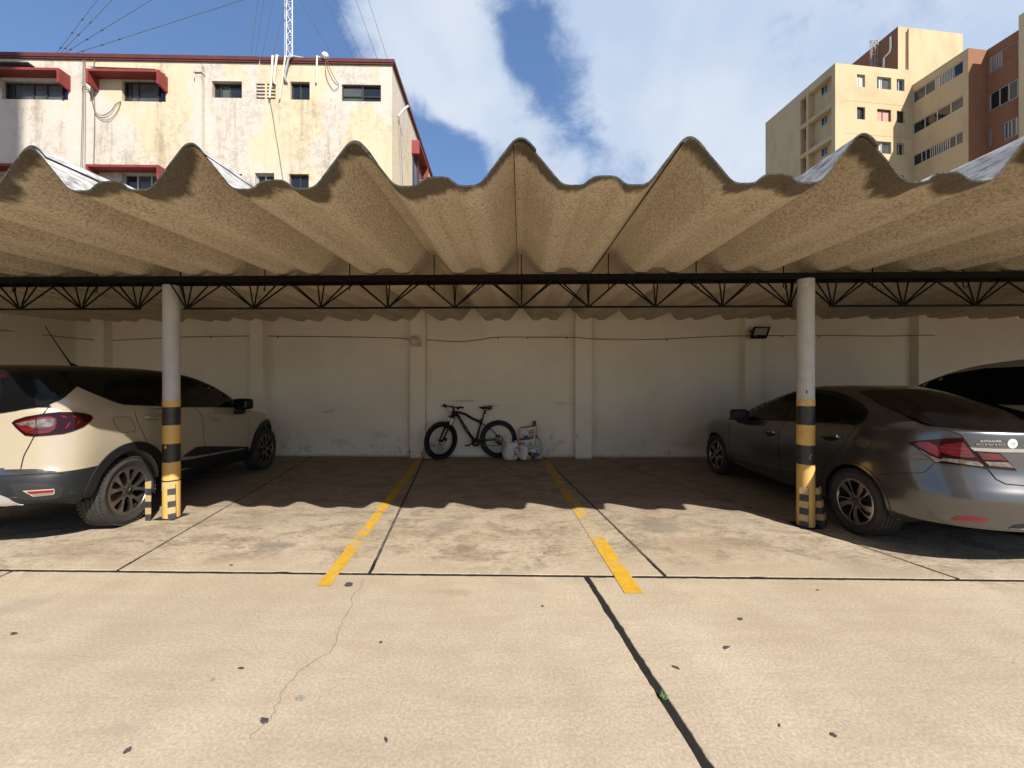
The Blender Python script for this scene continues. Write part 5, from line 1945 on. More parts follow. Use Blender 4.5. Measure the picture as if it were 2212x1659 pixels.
# side glass with black surround
SKG.patch([C3(330, 490), C3(420, 425), C3(490, 375), C3(585, 312), C3(690, 262), C3(800, 226), C3(920, 205), C3(1060, 190), C3(1225, 192), C3(1400, 215), C3(1540, 262), C3(1660, 335), C3(1720, 410), C3(1716, 440), C3(1650, 520), C3(1590, 548), C3(1440, 530), C3(1060, 514), C3(700, 498), C3(480, 496)], 'window_surround', M_GLOSSK, GS, 6, .003, .006, mirror=True)
for q in ([(508, 478), (560, 400), (592, 332), (690, 285), (800, 250), (930, 226), (1040, 214), (985, 330), (930, 430), (900, 486), (700, 486)], [(495, 486), (545, 405), (580, 332), (500, 385), (480, 440)],
          [(1000, 486), (1040, 380), (1080, 250), (1225, 235), (1400, 258), (1530, 305), (1490, 400), (1440, 508), (1200, 500)], [(1462, 510), (1510, 410), (1552, 318), (1640, 365), (1688, 412), (1680, 445), (1625, 505), (1590, 528)]):
    SKG.patch([C3(*p) for p in q], 'side_window', M_CGLASS, GS, 6, .006, .006, mirror=True)
# rear glass and windscreen, thrown on along the car
SKG.dir_patch([(-.66, 1.085), (-.60, 1.16), (-.53, 1.27), (-.46, 1.355), (-.3, 1.372), (0, 1.378), (.3, 1.372), (.46, 1.355), (.53, 1.27), (.60, 1.16), (.66, 1.085), (.4, 1.075), (0, 1.07), (-.4, 1.075)], lambda u, v: Vector((-3, u, v)), Vector((1, 0, 0)), 'rear_window', M_CGLASS, GS, .06, .004, .006)
SKG.dir_patch([(-.72, 1.04), (-.6, 1.2), (-.5, 1.34), (0, 1.36), (.5, 1.34), (.6, 1.2), (.72, 1.04), (0, 1.03)], lambda u, v: Vector((6, u, v)), Vector((-1, 0, 0)), 'windscreen', M_CGLASS, GS, .06, .004, .006)
# doors, gaps
fd_ = SKG.patch([C3(352, 510), C3(500, 502), C3(700, 506), C3(905, 512), C3(855, 570), C3(828, 640), C3(826, 850), C3(840, 1000), C3(600, 950), C3(388, 905), C3(352, 800), C3(338, 620)], 'front_door', M_GREYP, GS, 7, .002, .006, mirror=True)[0]
rd_ = SKG.patch([C3(915, 514), C3(1060, 520), C3(1440, 538), C3(1600, 556), C3(1525, 640), C3(1425, 790), C3(1325, 890), C3(1265, 965), C3(1240, 1090), C3(1050, 1058), C3(846, 1004), C3(832, 850), C3(834, 640), C3(862, 570)], 'rear_door', M_GREYP, GS, 7, .002, .006, mirror=True)[0]
SKG.seam([C3(908, 512), C3(857, 570), C3(830, 640), C3(828, 850), C3(842, 1002)], 'door_gap', M_GAP, GS, .003, mirror=True)
SKG.seam([C3(350, 510), C3(336, 620), C3(350, 800), C3(386, 905)], 'door_gap', M_GAP, GS, .003, mirror=True)
SKG.seam([C3(1604, 558), C3(1528, 642), C3(1428, 792), C3(1328, 892), C3(1268, 960)], 'door_gap', M_GAP, GS, .003, mirror=True)
SKG.seam([C3(395, 915), C3(600, 985), C3(820, 1060), C3(1060, 1140)], 'sill_crease', M_GREYP, GS, .004, mirror=True)
SKG.seam([C3(375, 868), C3(600, 915), C3(820, 962), C3(1060, 1020)], 'door_crease', M_GREYP, GS, .006, mirror=True)
handle_on(SKG, C3(690, 614), C3(818, 620), fd_, M_GREYP, .012)
handle_on(SKG, C3(1258, 658), C3(1452, 666), rd_, M_GREYP, .012)
SKG.patch([C3(700, 632), C3(745, 620), C3(795, 630), C3(790, 648), C3(740, 656)], 'handle_recess', M_GLOSSK, fd_, 3, .003, .006, True)
SKG.patch([C3(1270, 678), C3(1340, 664), C3(1420, 676), C3(1400, 698), C3(1340, 706)], 'handle_recess', M_GLOSSK, rd_, 3, .003, .006, True)
for c_, p_ in ((fd_, (806, 618)), (rd_, (1440, 664))):
    loc, n = SKG.hit(*C3(*p_))
    MB().lathe([(-.012, .001), (-.010, .010), (.012, .011), (.02, .002)], 10, loc + n * .036, 'z').build('lock_cap', M_CHROME, c_, 60, False)
fl_ = [C4(118 + 70 * math.cos(a), 755 + 62 * math.sin(a)) for a in [2 * math.pi * k / 14 for k in range(14)]]
SKG.seam(fl_, 'fuel_flap', M_GAP, GS, .0022, closed=True)
SKG.seam([C4(240, 1033), C4(430, 1023), C4(600, 1018), C4(640, 1003), C4(705, 940)], 'bumper_gap', M_GAP, GS, .003, mirror=True)
SKG.seam([C4(770, 660), C4(860, 678), C4(930, 702), C4(960, 745), C4(1000, 802), C4(1080, 905), C4(1155, 992), C4(1220, 1072), C4(1300, 1112), C4(1452, 1126), C4(1700, 1135)], 'boot_gap', M_GAP, GS, .0045, smooth=False)
SKG.seam([C3(150, 520), C3(220, 480), C3(330, 440)], 'hood_gap', M_GAP, GS, .0025, mirror=True)
# lamps
tl = SKG.patch([C4(494, 768), C4(600, 750), C4(780, 735), C4(938, 727), C4(968, 752), C4(1000, 800), C4(1048, 862), C4(1095, 925), C4(1152, 990), C4(1050, 973), C4(900, 952), C4(712, 937), C4(665, 895), C4(590, 838), C4(540, 800)], 'tail_light', M_TL, GS, 4, .008, .012, mirror=True)[0]
SKG.patch([C4(530, 772), C4(650, 760), C4(725, 790), C4(760, 850), C4(740, 885), C4(690, 860), C4(610, 815)], 'red_lens', M_TLR, tl, 3, .012, .008)
SKG.patch([C4(735, 800), C4(800, 780), C4(940, 765), C4(985, 815), C4(1040, 885), C4(1000, 892), C4(860, 878), C4(770, 850)], 'red_lens', M_TLR2, tl, 3, .014, .008)
SKG.patch([C4(590, 825), C4(670, 872), C4(740, 900), C4(780, 912), C4(750, 928), C4(716, 928), C4(672, 890), C4(610, 845)], 'clear_lens', M_TLW, tl, 3, .013, .008)
SKG.patch([C4(775, 895), C4(900, 905), C4(1060, 925), C4(1110, 955), C4(1100, 966), C4(900, 938), C4(760, 915)], 'clear_lens', M_TLW, tl, 3, .015, .008)
tl2 = SKG.patch([C4(1035, 838), C4(1130, 843), C4(1245, 855), C4(1300, 905), C4(1345, 955), C4(1388, 1003), C4(1290, 994), C4(1160, 980), C4(1110, 930)], 'boot_light', M_TL, GS, 4, .008, .012, mirror=True)[0]
SKG.patch([C4(1060, 848), C4(1235, 862), C4(1300, 918), C4(1240, 910), C4(1105, 908)], 'red_lens', M_TLR2, tl2, 3, .012, .008)
SKG.patch([C4(1120, 925), C4(1310, 932), C4(1355, 975), C4(1250, 968), C4(1160, 960)], 'clear_lens', M_TLW, tl2, 3, .012, .008)
SKG.patch([C4(1000, 808), C4(1200, 818), C4(1452, 822), C4(1900, 826), C4(1900, 856), C4(1452, 850), C4(1200, 846), C4(1035, 836)], 'chrome_bar', M_CHROME, GS, 4, .010, .012)
SKG.patch([C4(848, 1405), C4(880, 1385), C4(925, 1379), C4(1050, 1388), C4(1160, 1400), C4(1128, 1422), C4(1000, 1416), C4(890, 1411)], 'reflector', M_REFL, GS, 3, .006, .01, mirror=True)
SKG.patch([C4(1325, 1478), C4(1375, 1452), C4(1452, 1442), C4(1600, 1440), C4(1600, 1490), C4(1452, 1488)], 'exhaust_cutout', M_GAP, GS, 4, .004, .008)
SKG.seam([C4(1330, 1480), C4(1452, 1486), C4(1600, 1488)], 'exhaust_trim', M_DCHR, GS, .004, off=.002)


def body_text(sk, txt, a, b, name, m, parent, stretch=1.0, off=.0015):
    pa, na = sk.hit(*a)
    pb, nb = sk.hit(*b)
    c = sk.hit((a[0] + b[0]) / 2, (a[1] + b[1]) / 2)
    return place_text(txt, name, m, parent, c[0] + c[1] * off, pb - pa, c[1], (pb - pa).length, stretch, False)


body_text(SKG, 'AUTOLAUREL', C4(1085, 756), C4(1266, 757), 'dealer_lettering', mat('pale_lettering', (.5, .48, .44), .4), GS, 1.0, .003)
body_text(SKG, 'CIVIC', C4(1050, 783), C4(1296, 785), 'model_lettering', M_CHROME, GS, .25, .004)
st = [C4(1355 + 42 * math.cos(a), 777 + 40 * math.sin(a)) for a in [2 * math.pi * k / 18 for k in range(18)]]
sk_ = SKG.patch(st, 'round_sticker', M_STICK, GS, 3, .003, .002)
SKG.patch([C4(1340, 772), C4(1378, 766), C4(1382, 774), C4(1370, 778), C4(1366, 796), C4(1360, 796), C4(1362, 778), C4(1342, 780)], 'sticker_print', M_STICKG, sk_, 2, .004, .002)
# mirrors
for sg in (-1, 1):
    c = SKG.plane_pt(*C3(436, 440), .96)
    c = Vector((c.x, c.y * sg, c.z))
    bmx = bmesh.new()
    bmesh.ops.create_cube(bmx, size=1)
    bmesh.ops.bevel(bmx, geom=bmx.edges[:] + bmx.verts[:], offset=.26, segments=4, profile=.6, affect='EDGES')
    me = bpy.data.meshes.new('mirror')
    bmx.to_mesh(me)
    bmx.free()
    me.transform(Matrix.Translation(c) @ Matrix.Rotation(-R(12) * sg, 4, 'Z') @ Matrix.Diagonal((.12, .22, .145, 1)))
    me.polygons.foreach_set('use_smooth', [True] * len(me.polygons))
    me.materials.append(M_PLAST)
    mr = link('mirror', me, GS, False)
    MB().hexa([(c.x - .03, c.y - sg * .13, c.z - .14), (c.x + .05, c.y - sg * .13, c.z - .14), (c.x + .05, c.y + sg * .0, c.z - .12), (c.x - .03, c.y + sg * .0, c.z - .12), (c.x - .03, c.y - sg * .13, c.z - .08), (c.x + .05, c.y - sg * .13, c.z - .08), (c.x + .05, c.y + sg * .02, c.z - .05), (c.x - .03, c.y + sg * .02, c.z - .05)]).build('mirror_foot', M_PLAST, mr, None, False)

# ---------------------------------------------------------------- light coloured car beyond the sedan
SV = thing('parked_car', 'pale tall car with black windows, mostly hidden behind the grey sedan', 'car', (5.47 + .84, 4.28, 0), R(91.0))
sl = [
    (.28, -.70, 3.2, .74, .4, 3, .7, 2.4), (.40, -.80, 3.4, .87, .4, 3, .9, 2.4), (.60, -.84, 3.48, .90, .4, 3, .95, 2.4), (.80, -.82, 3.46, .905, .42, 2.8, .95, 2.4),
    (.98, -.79, 3.38, .90, .42, 2.7, .9, 2.4), (1.07, -.78, 3.05, .885, .42, 2.6, .8, 2.5), (1.12, -.77, 2.65, .875, .42, 2.6, .7, 2.7), (1.18, -.76, 2.30, .862, .42, 2.6, .6, 2.8),
    (1.35, -.72, 1.92, .80, .40, 2.5, .5, 2.8), (1.52, -.66, 1.52, .735, .38, 2.5, .45, 2.8), (1.63, -.58, 1.16, .68, .36, 2.4, .4, 2.6), (1.685, -.40, .80, .58, .4, 2.3, .4, 2.4), (1.70, -.1, .5, .42, .2, 2.2, .2, 2.2)]
body = car_mesh(sl, lambda x, y, z, w: (x, y * (1 - .012 * ((x - 1.3) / 2) ** 2), (z + max(0, 1 - abs(z - 1.15) / .4) * (1 - x) * .03) * (1 + .022 * max(0, min(1, z - .5)))))
SKS = Skin(SV, body)
body = cut_wells(body, (0, 2.66), .35, .41, .6)
split_mesh(body, lambda c, n: 'well' if any(math.hypot(c.x - a, c.z - .35) < .409 and abs(c.y) > .58 for a in (0, 2.66)) else ('sill' if c.z < .42 else 'body'), {'well': M_WELL, 'body': M_SILV, 'sill': M_PLAST}, {'well': 'wheel_well', 'body': 'body', 'sill': 'sill'}, SV)
for ax in (0, 2.66):
    for sg in (-1, 1):
        make_wheel(SV, (ax, sg * .775, .35), sg, .35, .22, .215, 's')
for sg in (-1, 1):
    SKS.side_patch([(-.45, 1.23), (-.40, 1.42), (-.2, 1.585), (.3, 1.635), (.8, 1.625), (1.2, 1.56), (1.55, 1.42), (1.85, 1.28), (2.05, 1.18), (1.2, 1.18), (.2, 1.21)], 'side_window', M_CGLASS, SV, sg, .07, .004, .008)
    for xx in (.25, 1.05):
        SKS.side_patch([(xx - .03, 1.2), (xx + .03, 1.2), (xx + .01, 1.56), (xx - .05, 1.56)], 'door_pillar', M_GLOSSK, SV, sg, .06, .007, .006)
    SKS.side_patch([(.99, .5), (1.0, .5), (1.0, 1.17), (.99, 1.17)], 'door_gap', M_GAP, SV, sg, .05, .002, .004)
SKS.dir_patch([(-.66, 1.2), (-.55, 1.58), (0, 1.6), (.55, 1.58), (.66, 1.2)], lambda u, v: Vector((6, u, v)), Vector((-1, 0, 0)), 'windscreen', M_CGLASS, SV, .07, .004, .006)
SKS.dir_patch([(-.60, 1.15), (-.55, 1.52), (0, 1.55), (.55, 1.52), (.60, 1.15)], lambda u, v: Vector((-3, u, v)), Vector((1, 0, 0)), 'rear_window', M_CGLASS, SV, .07, .004, .006)
for sg in (-1, 1):
    SKS.dir_patch([(sg * .60, .85), (sg * .84, .85), (sg * .84, 1.12), (sg * .66, 1.12)], lambda u, v: Vector((-3, u, v)), Vector((1, 0, 0)), 'tail_light', M_TLR, SV, .05, .006, .008)

# ================================================================== BICYCLE
bf, br = ground(*C5(440, 1100)), ground(*C5(1425, 1068))
bdir = (br - bf)
bdir.z = 0
bdir.normalize()
bn = Vector((bdir.y, -bdir.x, 0))             # towards the yard
lean = R(4.5)
bnn = (bn * math.cos(lean) + Vector((0, 0, 1)) * math.sin(lean))
BK = thing('bicycle', 'black mountain bike with blue rim marks leaning against the back wall', 'bicycle', tuple((bf + br) / 2))


def bp_(x, y, off=0.0):
    return on_plane(*C5(x, y), bf + bnn * off, bnn)


def bt(pts, r, name, m=M_BIKE, parent=BK, seg=8, sm=True, off=0.0):
    P = [bp_(*p) if len(p) == 2 else bp_(p[0], p[1], p[2]) for p in pts]
    return MB().tube(crom(P, 5) if sm and len(P) > 2 else P, r, seg).build(name, m, parent, 60)


def bike_wheel(c, axis, up, Ro, name='wheel'):
    """deep rimmed wheel with knobbly tyre, spokes, hub, disc rotor"""
    axis = axis.normalized()
    x = axis.cross(up).normalized()
    z = x.cross(axis).normalized()
    Mx = Matrix(((x.x, axis.x, z.x, c.x), (x.y, axis.y, z.y, c.y), (x.z, axis.z, z.z, c.z), (0, 0, 0, 1)))
    wh = part(name, BK)
    wh.matrix_parent_inverse = BK.matrix_basis.inverted()
    t = .060
    prof = [(t / 2 * math.cos(a) * 1.0, Ro - t / 2 + t / 2 * math.sin(a)) for a in [R(-50 + 280 * k / 14) for k in range(15)]]
    prof = [(-h, r) for h, r in prof]
    tm = MB().lathe(prof, 72, M=Mx)
    for k in range(80):
        a = 2 * math.pi * k / 80
        for s_ in (-.014, 0, .014):
            Mk = Mx @ Matrix.Rotation(-a, 4, 'Y') @ Matrix.Translation((Ro - .001, s_ * (1 if k % 2 else .7), 0))
            tm.obox(Mk, (.006, .009, .013))
    tm.build('tyre', M_BTYRE, wh, 50)
    ri = Ro - .052
    MB().lathe([(-.014, ri), (-.017, ri - .008), (-.010, ri - .048), (.010, ri - .048), (.017, ri - .008), (.014, ri)], 72, M=Mx).build('rim', M_BIKE, wh, 50)
    sp_ = MB()
    for k in range(28):
        a = 2 * math.pi * k / 28
        b = a + (.5 if k % 4 < 2 else -.5)
        s_ = .022 if k % 2 else -.022
        sp_.tube([Mx @ Vector(((ri - .045) * math.cos(a), 0, (ri - .045) * math.sin(a))), Mx @ Vector((.028 * math.cos(b), s_, .028 * math.sin(b)))], .0013, 4)
    so = sp_.build('spokes', M_STEEL, wh)
    MB().lathe([(-.06, .010), (-.055, .014), (-.03, .018), (-.026, .03), (-.02, .016), (.02, .016), (.026, .03), (.03, .018), (.055, .014), (.06, .010)], 20, M=Mx).build('hub', M_BIKE, wh, 50)
    rm = MB()
    # disc rotor as a ring with arms
    rm.lathe([(-.036, .072), (-.038, .072), (-.038, .086), (-.036, .086), (-.036, .072)], 40, M=Mx)
    for k in range(6):
        a = 2 * math.pi * k / 6
        rm.tube([Mx @ Vector((.02 * math.cos(a), -.037, .02 * math.sin(a))), Mx @ Vector((.074 * math.cos(a + .35), -.037, .074 * math.sin(a + .35)))], .004, 5)
    rm.build('disc_rotor', mat('dark_steel', (.12, .12, .12), .35, 1.0), wh, 40)
    for k, (a0, a1) in enumerate(((-.5, -.1), (.3, .75), (1.2, 1.5), (2.5, 2.9), (3.5, 4.1), (4.6, 5.0))):
        n = 6
        dm = MB()
        for q in range(n):
            u, v = a0 + (a1 - a0) * q / n, a0 + (a1 - a0) * (q + 1) / n
            sl_ = .006 * (q - n / 2) / n
            dm.add([Mx @ Vector(((ri - .011 + sl_) * math.cos(u), -.0162, (ri - .011 + sl_) * math.sin(u))), Mx @ Vector(((ri - .011 + sl_) * math.cos(v), -.0162, (ri - .011 + sl_) * math.sin(v))),
                    Mx @ Vector(((ri - .030 + sl_) * math.cos(v + .05), -.0122, (ri - .030 + sl_) * math.sin(v + .05))), Mx @ Vector(((ri - .030 + sl_) * math.cos(u + .05), -.0122, (ri - .030 + sl_) * math.sin(u + .05)))], [(0, 1, 2, 3)])
        dm.build('rim_decal', M_BLUE, wh)
    return Mx


rc = bp_(1423, 748)
bike_wheel(rc, -bnn, Vector((0, 0, 1)), .365)
fcn = bp_(445, 776)
hta = bp_(655, 262) - bp_(640, 335)            # steering axis
hta.normalize()
steer = R(33)
fax = Matrix.Rotation(steer, 3, hta) @ (-bnn)
if (Matrix.Rotation(steer, 3, hta) @ bdir).dot(bn) > 0:
    fax = Matrix.Rotation(-steer, 3, hta) @ (-bnn)
bike_wheel(fcn, fax, Vector((0, 0, 1)), .365)
fr = bt([(668, 268), (640, 338)], .030, 'head_tube')
bt([(655, 292), (740, 296), (860, 330), (960, 390), (1125, 466)], [.024] * 21, 'top_tube')
bt([(655, 330), (720, 345), (780, 435), (880, 600), (1005, 770), (1030, 800)], [.030] * 26, 'down_tube')
bt([(1128, 470), (1085, 600), (1040, 780)], .019, 'seat_tube', sm=False)
bt([(1192, 262), (1128, 470)], .0155, 'seat_post', sm=False)
bt([(1140, 412), (1132, 440)], .024, 'seat_clamp', sm=False)
for o_ in (.055, -.055):
    bt([(1125, 474, o_ * .4), (1220, 530, o_), (1300, 590, o_), (1432, 725, o_)], .0095, 'seat_stay')
    bt([(1035, 800, o_ * .6), (1150, 775, o_), (1330, 762, o_), (1432, 745, o_)], .011, 'chain_stay')
bt([(1370, 700, .06), (1425, 690, .06), (1440, 720, .06), (1400, 770, .06)], .008, 'dropout')
# decals on the down tube
for k, (a, b) in enumerate((((742, 380), (790, 455)), ((795, 468), (842, 545)), ((850, 558), (905, 635)))):
    bt([(a[0], a[1], .03), (b[0], b[1], .03)], .008, 'frame_decal', M_BIKE2, sm=False)
# fork
fdir = (Matrix.Rotation(steer, 3, hta) @ bdir)
if fdir.dot(bn) > 0:
    fdir = Matrix.Rotation(-steer, 3, hta) @ bdir
fdir = -fdir
crown = bp_(622, 372)
for s_ in (-.055, .055):
    a = crown + fax * s_
    b = fcn + fax * s_ * 1.05
    MB().tube([a + (a - b).normalized() * .02, a.lerp(b, .33)], .015, 10).build('fork_stanchion', M_STEEL, BK, 60)
    MB().tube([a.lerp(b, .32), a.lerp(b, .36), b], [.019, .022, .016], 10).build('fork_leg', M_BIKE, BK, 60)
MB().tube([crown + fax * -.075, crown, crown + fax * .075], .024, 10).build('fork_crown', M_BIKE, BK, 60)
MB().tube([crown, bp_(640, 330)], .022, 10).build('steerer', M_BIKE, BK, 60)
u1 = crown.lerp(fcn, .36)
MB().tube(crom([u1 + fax * -.055, u1 + fax * -.04 + Vector((0, 0, .055)), u1 + Vector((0, 0, .075)), u1 + fax * .04 + Vector((0, 0, .055)), u1 + fax * .055], 4), .011, 8).build('fork_brace', M_BIKE, BK, 60)
MB().obox(Matrix.Translation(fcn + fax * .06 * (1 if (fax.dot(bn)) > 0 else -1) + bdir * .05 + Vector((0, 0, .03))), (.05, .03, .06)).build('brake_caliper', M_BIKE, BK)
# stem, bar, grips, levers
st0, st1 = bp_(668, 262), bp_(652, 196)
MB().tube([st0, st1], .018, 10).build('steerer_stack', M_BIKE, BK, 60)
hbL, hbR = C5(462, 128), C5(868, 194)
bax = fax if fax.y < 0 else -fax         # unit vector to the near end of the bar
hc = st1 + fdir * .06
MB().tube([st1 + Vector((0, 0, -.005)), hc], .018, 10).build('stem', M_BIKE, BK, 60)
nearE, farE = hc + bax * .36 + Vector((0, 0, .01)) - fdir * .03, hc - bax * .36 + Vector((0, 0, .01)) - fdir * .03
MB().tube(crom([farE, hc - bax * .12, hc, hc + bax * .12, nearE], 6), .013, 10).build('handlebar', M_BIKE, BK, 60)
for E_, s_ in ((nearE, -1), (farE, 1)):
    d = bax * s_
    MB().tube([E_, E_ + d * .115], .019, 10).build('grip', M_TYRE, BK, 60)
    q = E_ + d * .15
    MB().tube([q, q + fdir * .04 + Vector((0, 0, -.02)), q + fdir * .05 - d * .06 + Vector((0, 0, -.025)), q + fdir * .055 - d * .12 + Vector((0, 0, -.02))], .007, 8).build('brake_lever', M_BIKE, BK, 60)
    MB().obox(Matrix.Translation(q + Vector((0, 0, -.03)) + fdir * .01), (.05, .04, .035)).build('shifter', M_BIKE, BK)
# saddle
sc_, sr = bp_(1200, 222), .14
sm_ = MB()
ring = []
N_ = 13
secs = []
for i in range(N_):
    t_ = i / (N_ - 1)
    wv = .018 + .052 * max(0, (t_ - .25) / .75) ** 1.3 if t_ > .25 else .018 + .004 * t_
    c = bp_(1088 + 224 * t_, 212 + 10 * math.sin(t_ * math.pi) - 4 * t_)
    th = .016 + .022 * t_
    e = 1 if 0 < i < N_ - 1 else .35
    secs.append([c + bnn * (wv * e * math.cos(a)) + Vector((0, 0, th * e * math.sin(a) * (1 if math.sin(a) > 0 else .9))) for a in [2 * math.pi * k / 14 for k in range(14)]])
vs = [p for s_ in secs for p in s_]
fs = [(i * 14 + k, i * 14 + (k + 1) % 14, (i + 1) * 14 + (k + 1) % 14, (i + 1) * 14 + k) for i in range(N_ - 1) for k in range(14)]
fs += [tuple(range(13, -1, -1)), tuple((N_ - 1) * 14 + k for k in range(14))]
so_ = sm_.add(vs, fs).build('saddle', M_BIKE, BK, 60)
recalc(so_.data)
bt([(1218, 240, .06), (1240, 215, .068), (1300, 215, .06), (1300, 238, .055), (1240, 250, .055)], .012, 'saddle_flash', M_BIKE2)
for o_ in (.022, -.022):
    bt([(1140, 232, o_), (1175, 258, o_), (1235, 262, o_), (1275, 240, o_)], .0045, 'saddle_rail')
bt([(1196, 300, .02), (1212, 318, .02)], .012, 'seat_lamp', sm=False)
# drive train
cm_ = Matrix(((bdir.x, -bnn.x, 0, 0), (bdir.y, -bnn.y, 0, 0), (bdir.z, -bnn.z, 1, 0), (0, 0, 0, 1)))
bb = bp_(1030, 805, .03)
MB().lathe([(-.03, .03), (-.032, .078), (-.036, .082), (-.028, .085), (-.024, .078), (-.024, .03)], 40, M=Matrix.Translation(bb) @ cm_).build('chainring', M_BIKE, BK, 40)
bt([(1030, 805, .075), (885, 862, .085)], [.014, .011], 'crank_arm', sm=False)
bt([(1030, 805, -.05), (1165, 752, -.05)], [.014, .011], 'crank_arm', sm=False)
for (x, y, o_) in ((885, 862, .13), (1168, 750, -.10)):
    p = bp_(x, y, o_)
    MB().obox(Matrix.Translation(p) @ cm_, (.09, .09, .022)).build('pedal', M_BIKE, BK)
ch = [(1030, 728 + 55, .05), (1200, 758, .05), (1425, 722 + 10, .045)]
bt([(1050, 855, .045), (1250, 862, .045), (1440, 862, .045)], .006, 'chain', M_BIKE2, sm=False)
bt([(1040, 760, .045), (1250, 745, .045), (1420, 725, .045)], .005, 'chain', M_BIKE2, sm=False)
rh = bp_(1432, 762, .045)
MB().lathe([(-.02, .02), (-.02, .045), (-.01, .06), (0, .072), (.012, .076), (.013, .02)], 36, M=Matrix.Translation(rh) @ cm_).build('cassette', mat('dull_steel', (.25, .24, .22), .4, .9), BK, 30)
bt([(1440, 775, .07), (1395, 810, .075), (1440, 830, .075), (1480, 845, .07)], .014, 'derailleur')
# cables, bottle cage
bt([(520, 190), (540, 250), (590, 295), (640, 305)], .004, 'brake_hose', M_CABLE_D)
bt([(628, 215), (632, 260), (625, 300)], .004, 'brake_hose', M_CABLE_D)
bt([(690, 350, .03), (680, 430, .05), (640, 500, .06), (600, 520, .07)], .004, 'brake_hose', M_CABLE_D)
bt([(1095, 460, .03), (1078, 500, .05), (1092, 530, .04)], .004, 'brake_hose', M_CABLE_D)
bt([(880, 520, .02), (905, 580, .02), (950, 632, .02), (1002, 600, .02), (958, 560, .02), (965, 535, .02)], .004, 'bottle_cage', M_STEEL, sm=False)

# ================================================================== BAGS AND SACK BY THE WALL
def blob(th, name, m, outline, ybase, depth, seed, parent=None, wr=.017, nseg=48):
    """soft bag: widths taken level by level; outline rows: (px left, px right, py)"""
    rows = []
    for (xa, xb, y) in outline:
        a, b = at_y(*C6(xa, y), ybase), at_y(*C6(xb, y), ybase)
        rows.append(((a.x + b.x) / 2, (b.x - a.x) / 2, max(.004, a.z)))
    n = 26
    fine_ = []
    for i in range(n + 1):
        t_ = i / n * (len(rows) - 1)
        k = min(int(t_), len(rows) - 2)
        u = t_ - k
        u = u * u * (3 - 2 * u) * .4 + u * .6
        fine_.append([p + (q - p) * u for p, q in zip(rows[k], rows[k + 1])])
    vs, fs = [], []
    hmax = fine_[0][2] - fine_[-1][2]
    for i, (cx, hw_, z) in enumerate(fine_):
        hd = min(hw_ * .85, depth) * (1 if i else .3)
        for k in range(nseg):
            a = 2 * math.pi * k / nseg
            cs, sn = math.cos(a), math.sin(a)
            p = Vector((cx + hw_ * math.copysign(abs(cs) ** .85, cs), ybase + hd * math.copysign(abs(sn) ** .85, sn), z))
            nz = noise.noise(Vector((p.x * 14 + seed, p.y * 14, p.z * 9))) * wr + noise.noise(Vector((p.x * 34 + seed, p.y * 34, p.z * 40))) * wr * .55 + abs(noise.noise(Vector((p.x * 22, p.y * 22 + seed, p.z * 16)))) * wr * .8
            p += Vector((cs, sn, 0)) * nz
            vs.append((p.x, min(p.y, WY - .01), max(p.z + nz * .3, .003)))
    for i in range(n):
        for k in range(nseg):
            a, b = i * nseg + k, i * nseg + (k + 1) % nseg
            fs.append((a, b, b + nseg, a + nseg))
    fs.append(tuple(range(nseg)))
    fs.append(tuple(n * nseg + k for k in range(nseg)))
    me = MB().add(vs, fs).mesh(name, m, 70)
    recalc(me)
    link(name, me, th)
    w_me = me
    s_ = Skin.__new__(Skin)
    s_.th, s_.M, s_.I, s_.R, s_.o = th, Matrix.Identity(4), Matrix.Identity(4), Matrix.Identity(3), CAM
    s_.bvh = BVHTree.FromPolygons([v.co.copy() for v in me.vertices], [tuple(p.vertices) for p in me.polygons])
    return s_


def wpatch(sk, outline, name, m, parent, step=2.0, top=.003, depth=.002):
    v2, tris = tri_poly(outline, step)
    P, N = [], []
    last = 8
    for v in v2:
        loc, n = sk.hit(v[0], v[1], last)
        last = (loc - CAM).length
        P.append(loc)
        N.append(n)
    return shell(P, N, tris, top, depth, name, m, parent, True, 60)


YB1 = 7.70
B1 = thing('plastic_bag', 'white carrier bag with red print standing left of the paper sack', 'bag', tuple(at_y(*C6(440, 1420), YB1)))
s1_ = blob(B1, 'bag_film', M_BAG, [(335, 630, 850), (300, 650, 900), (265, 664, 960), (240, 672, 1040), (222, 680, 1120), (220, 676, 1200), (235, 662, 1280), (275, 625, 1350), (330, 560, 1400), (370, 500, 1424)], YB1, .15, 1)
for pts in ([(330, 900), (350, 820), (375, 800), (430, 850), (420, 900)], [(545, 900), (560, 820), (600, 800), (640, 880), (640, 960)], ):
    P = [at_y(*C6(*p), YB1 - .05) for p in pts]
    MB().prism(P, Vector((0, .012, 0))).build('bag_ear', M_BAG, B1)
P = [at_y(*C6(*p), YB1 - .07) for p in ((540, 870), (585, 825), (592, 880), (560, 900))]
MB().prism(P, Vector((0, .012, 0))).build('red_print', M_BAGR, B1)
for q in ([(530, 1015), (555, 1010), (560, 1040), (540, 1050)], [(570, 1000), (600, 990), (605, 1025), (580, 1035)], [(612, 990), (640, 985), (668, 1000), (665, 1020), (640, 1010), (620, 1030)], [(535, 1048), (680, 1035), (680, 1052), (540, 1062)], [(545, 1100), (590, 1090), (592, 1180), (545, 1180), (538, 1140)], [(545, 1195), (570, 1190), (572, 1230), (550, 1235)], [(580, 1185), (615, 1175), (625, 1215), (605, 1250), (588, 1230)], [(630, 1190), (658, 1185), (650, 1220), (632, 1225)]):
    wpatch(s1_, [C6(*p) for p in q], 'red_print', M_BAGR, B1)

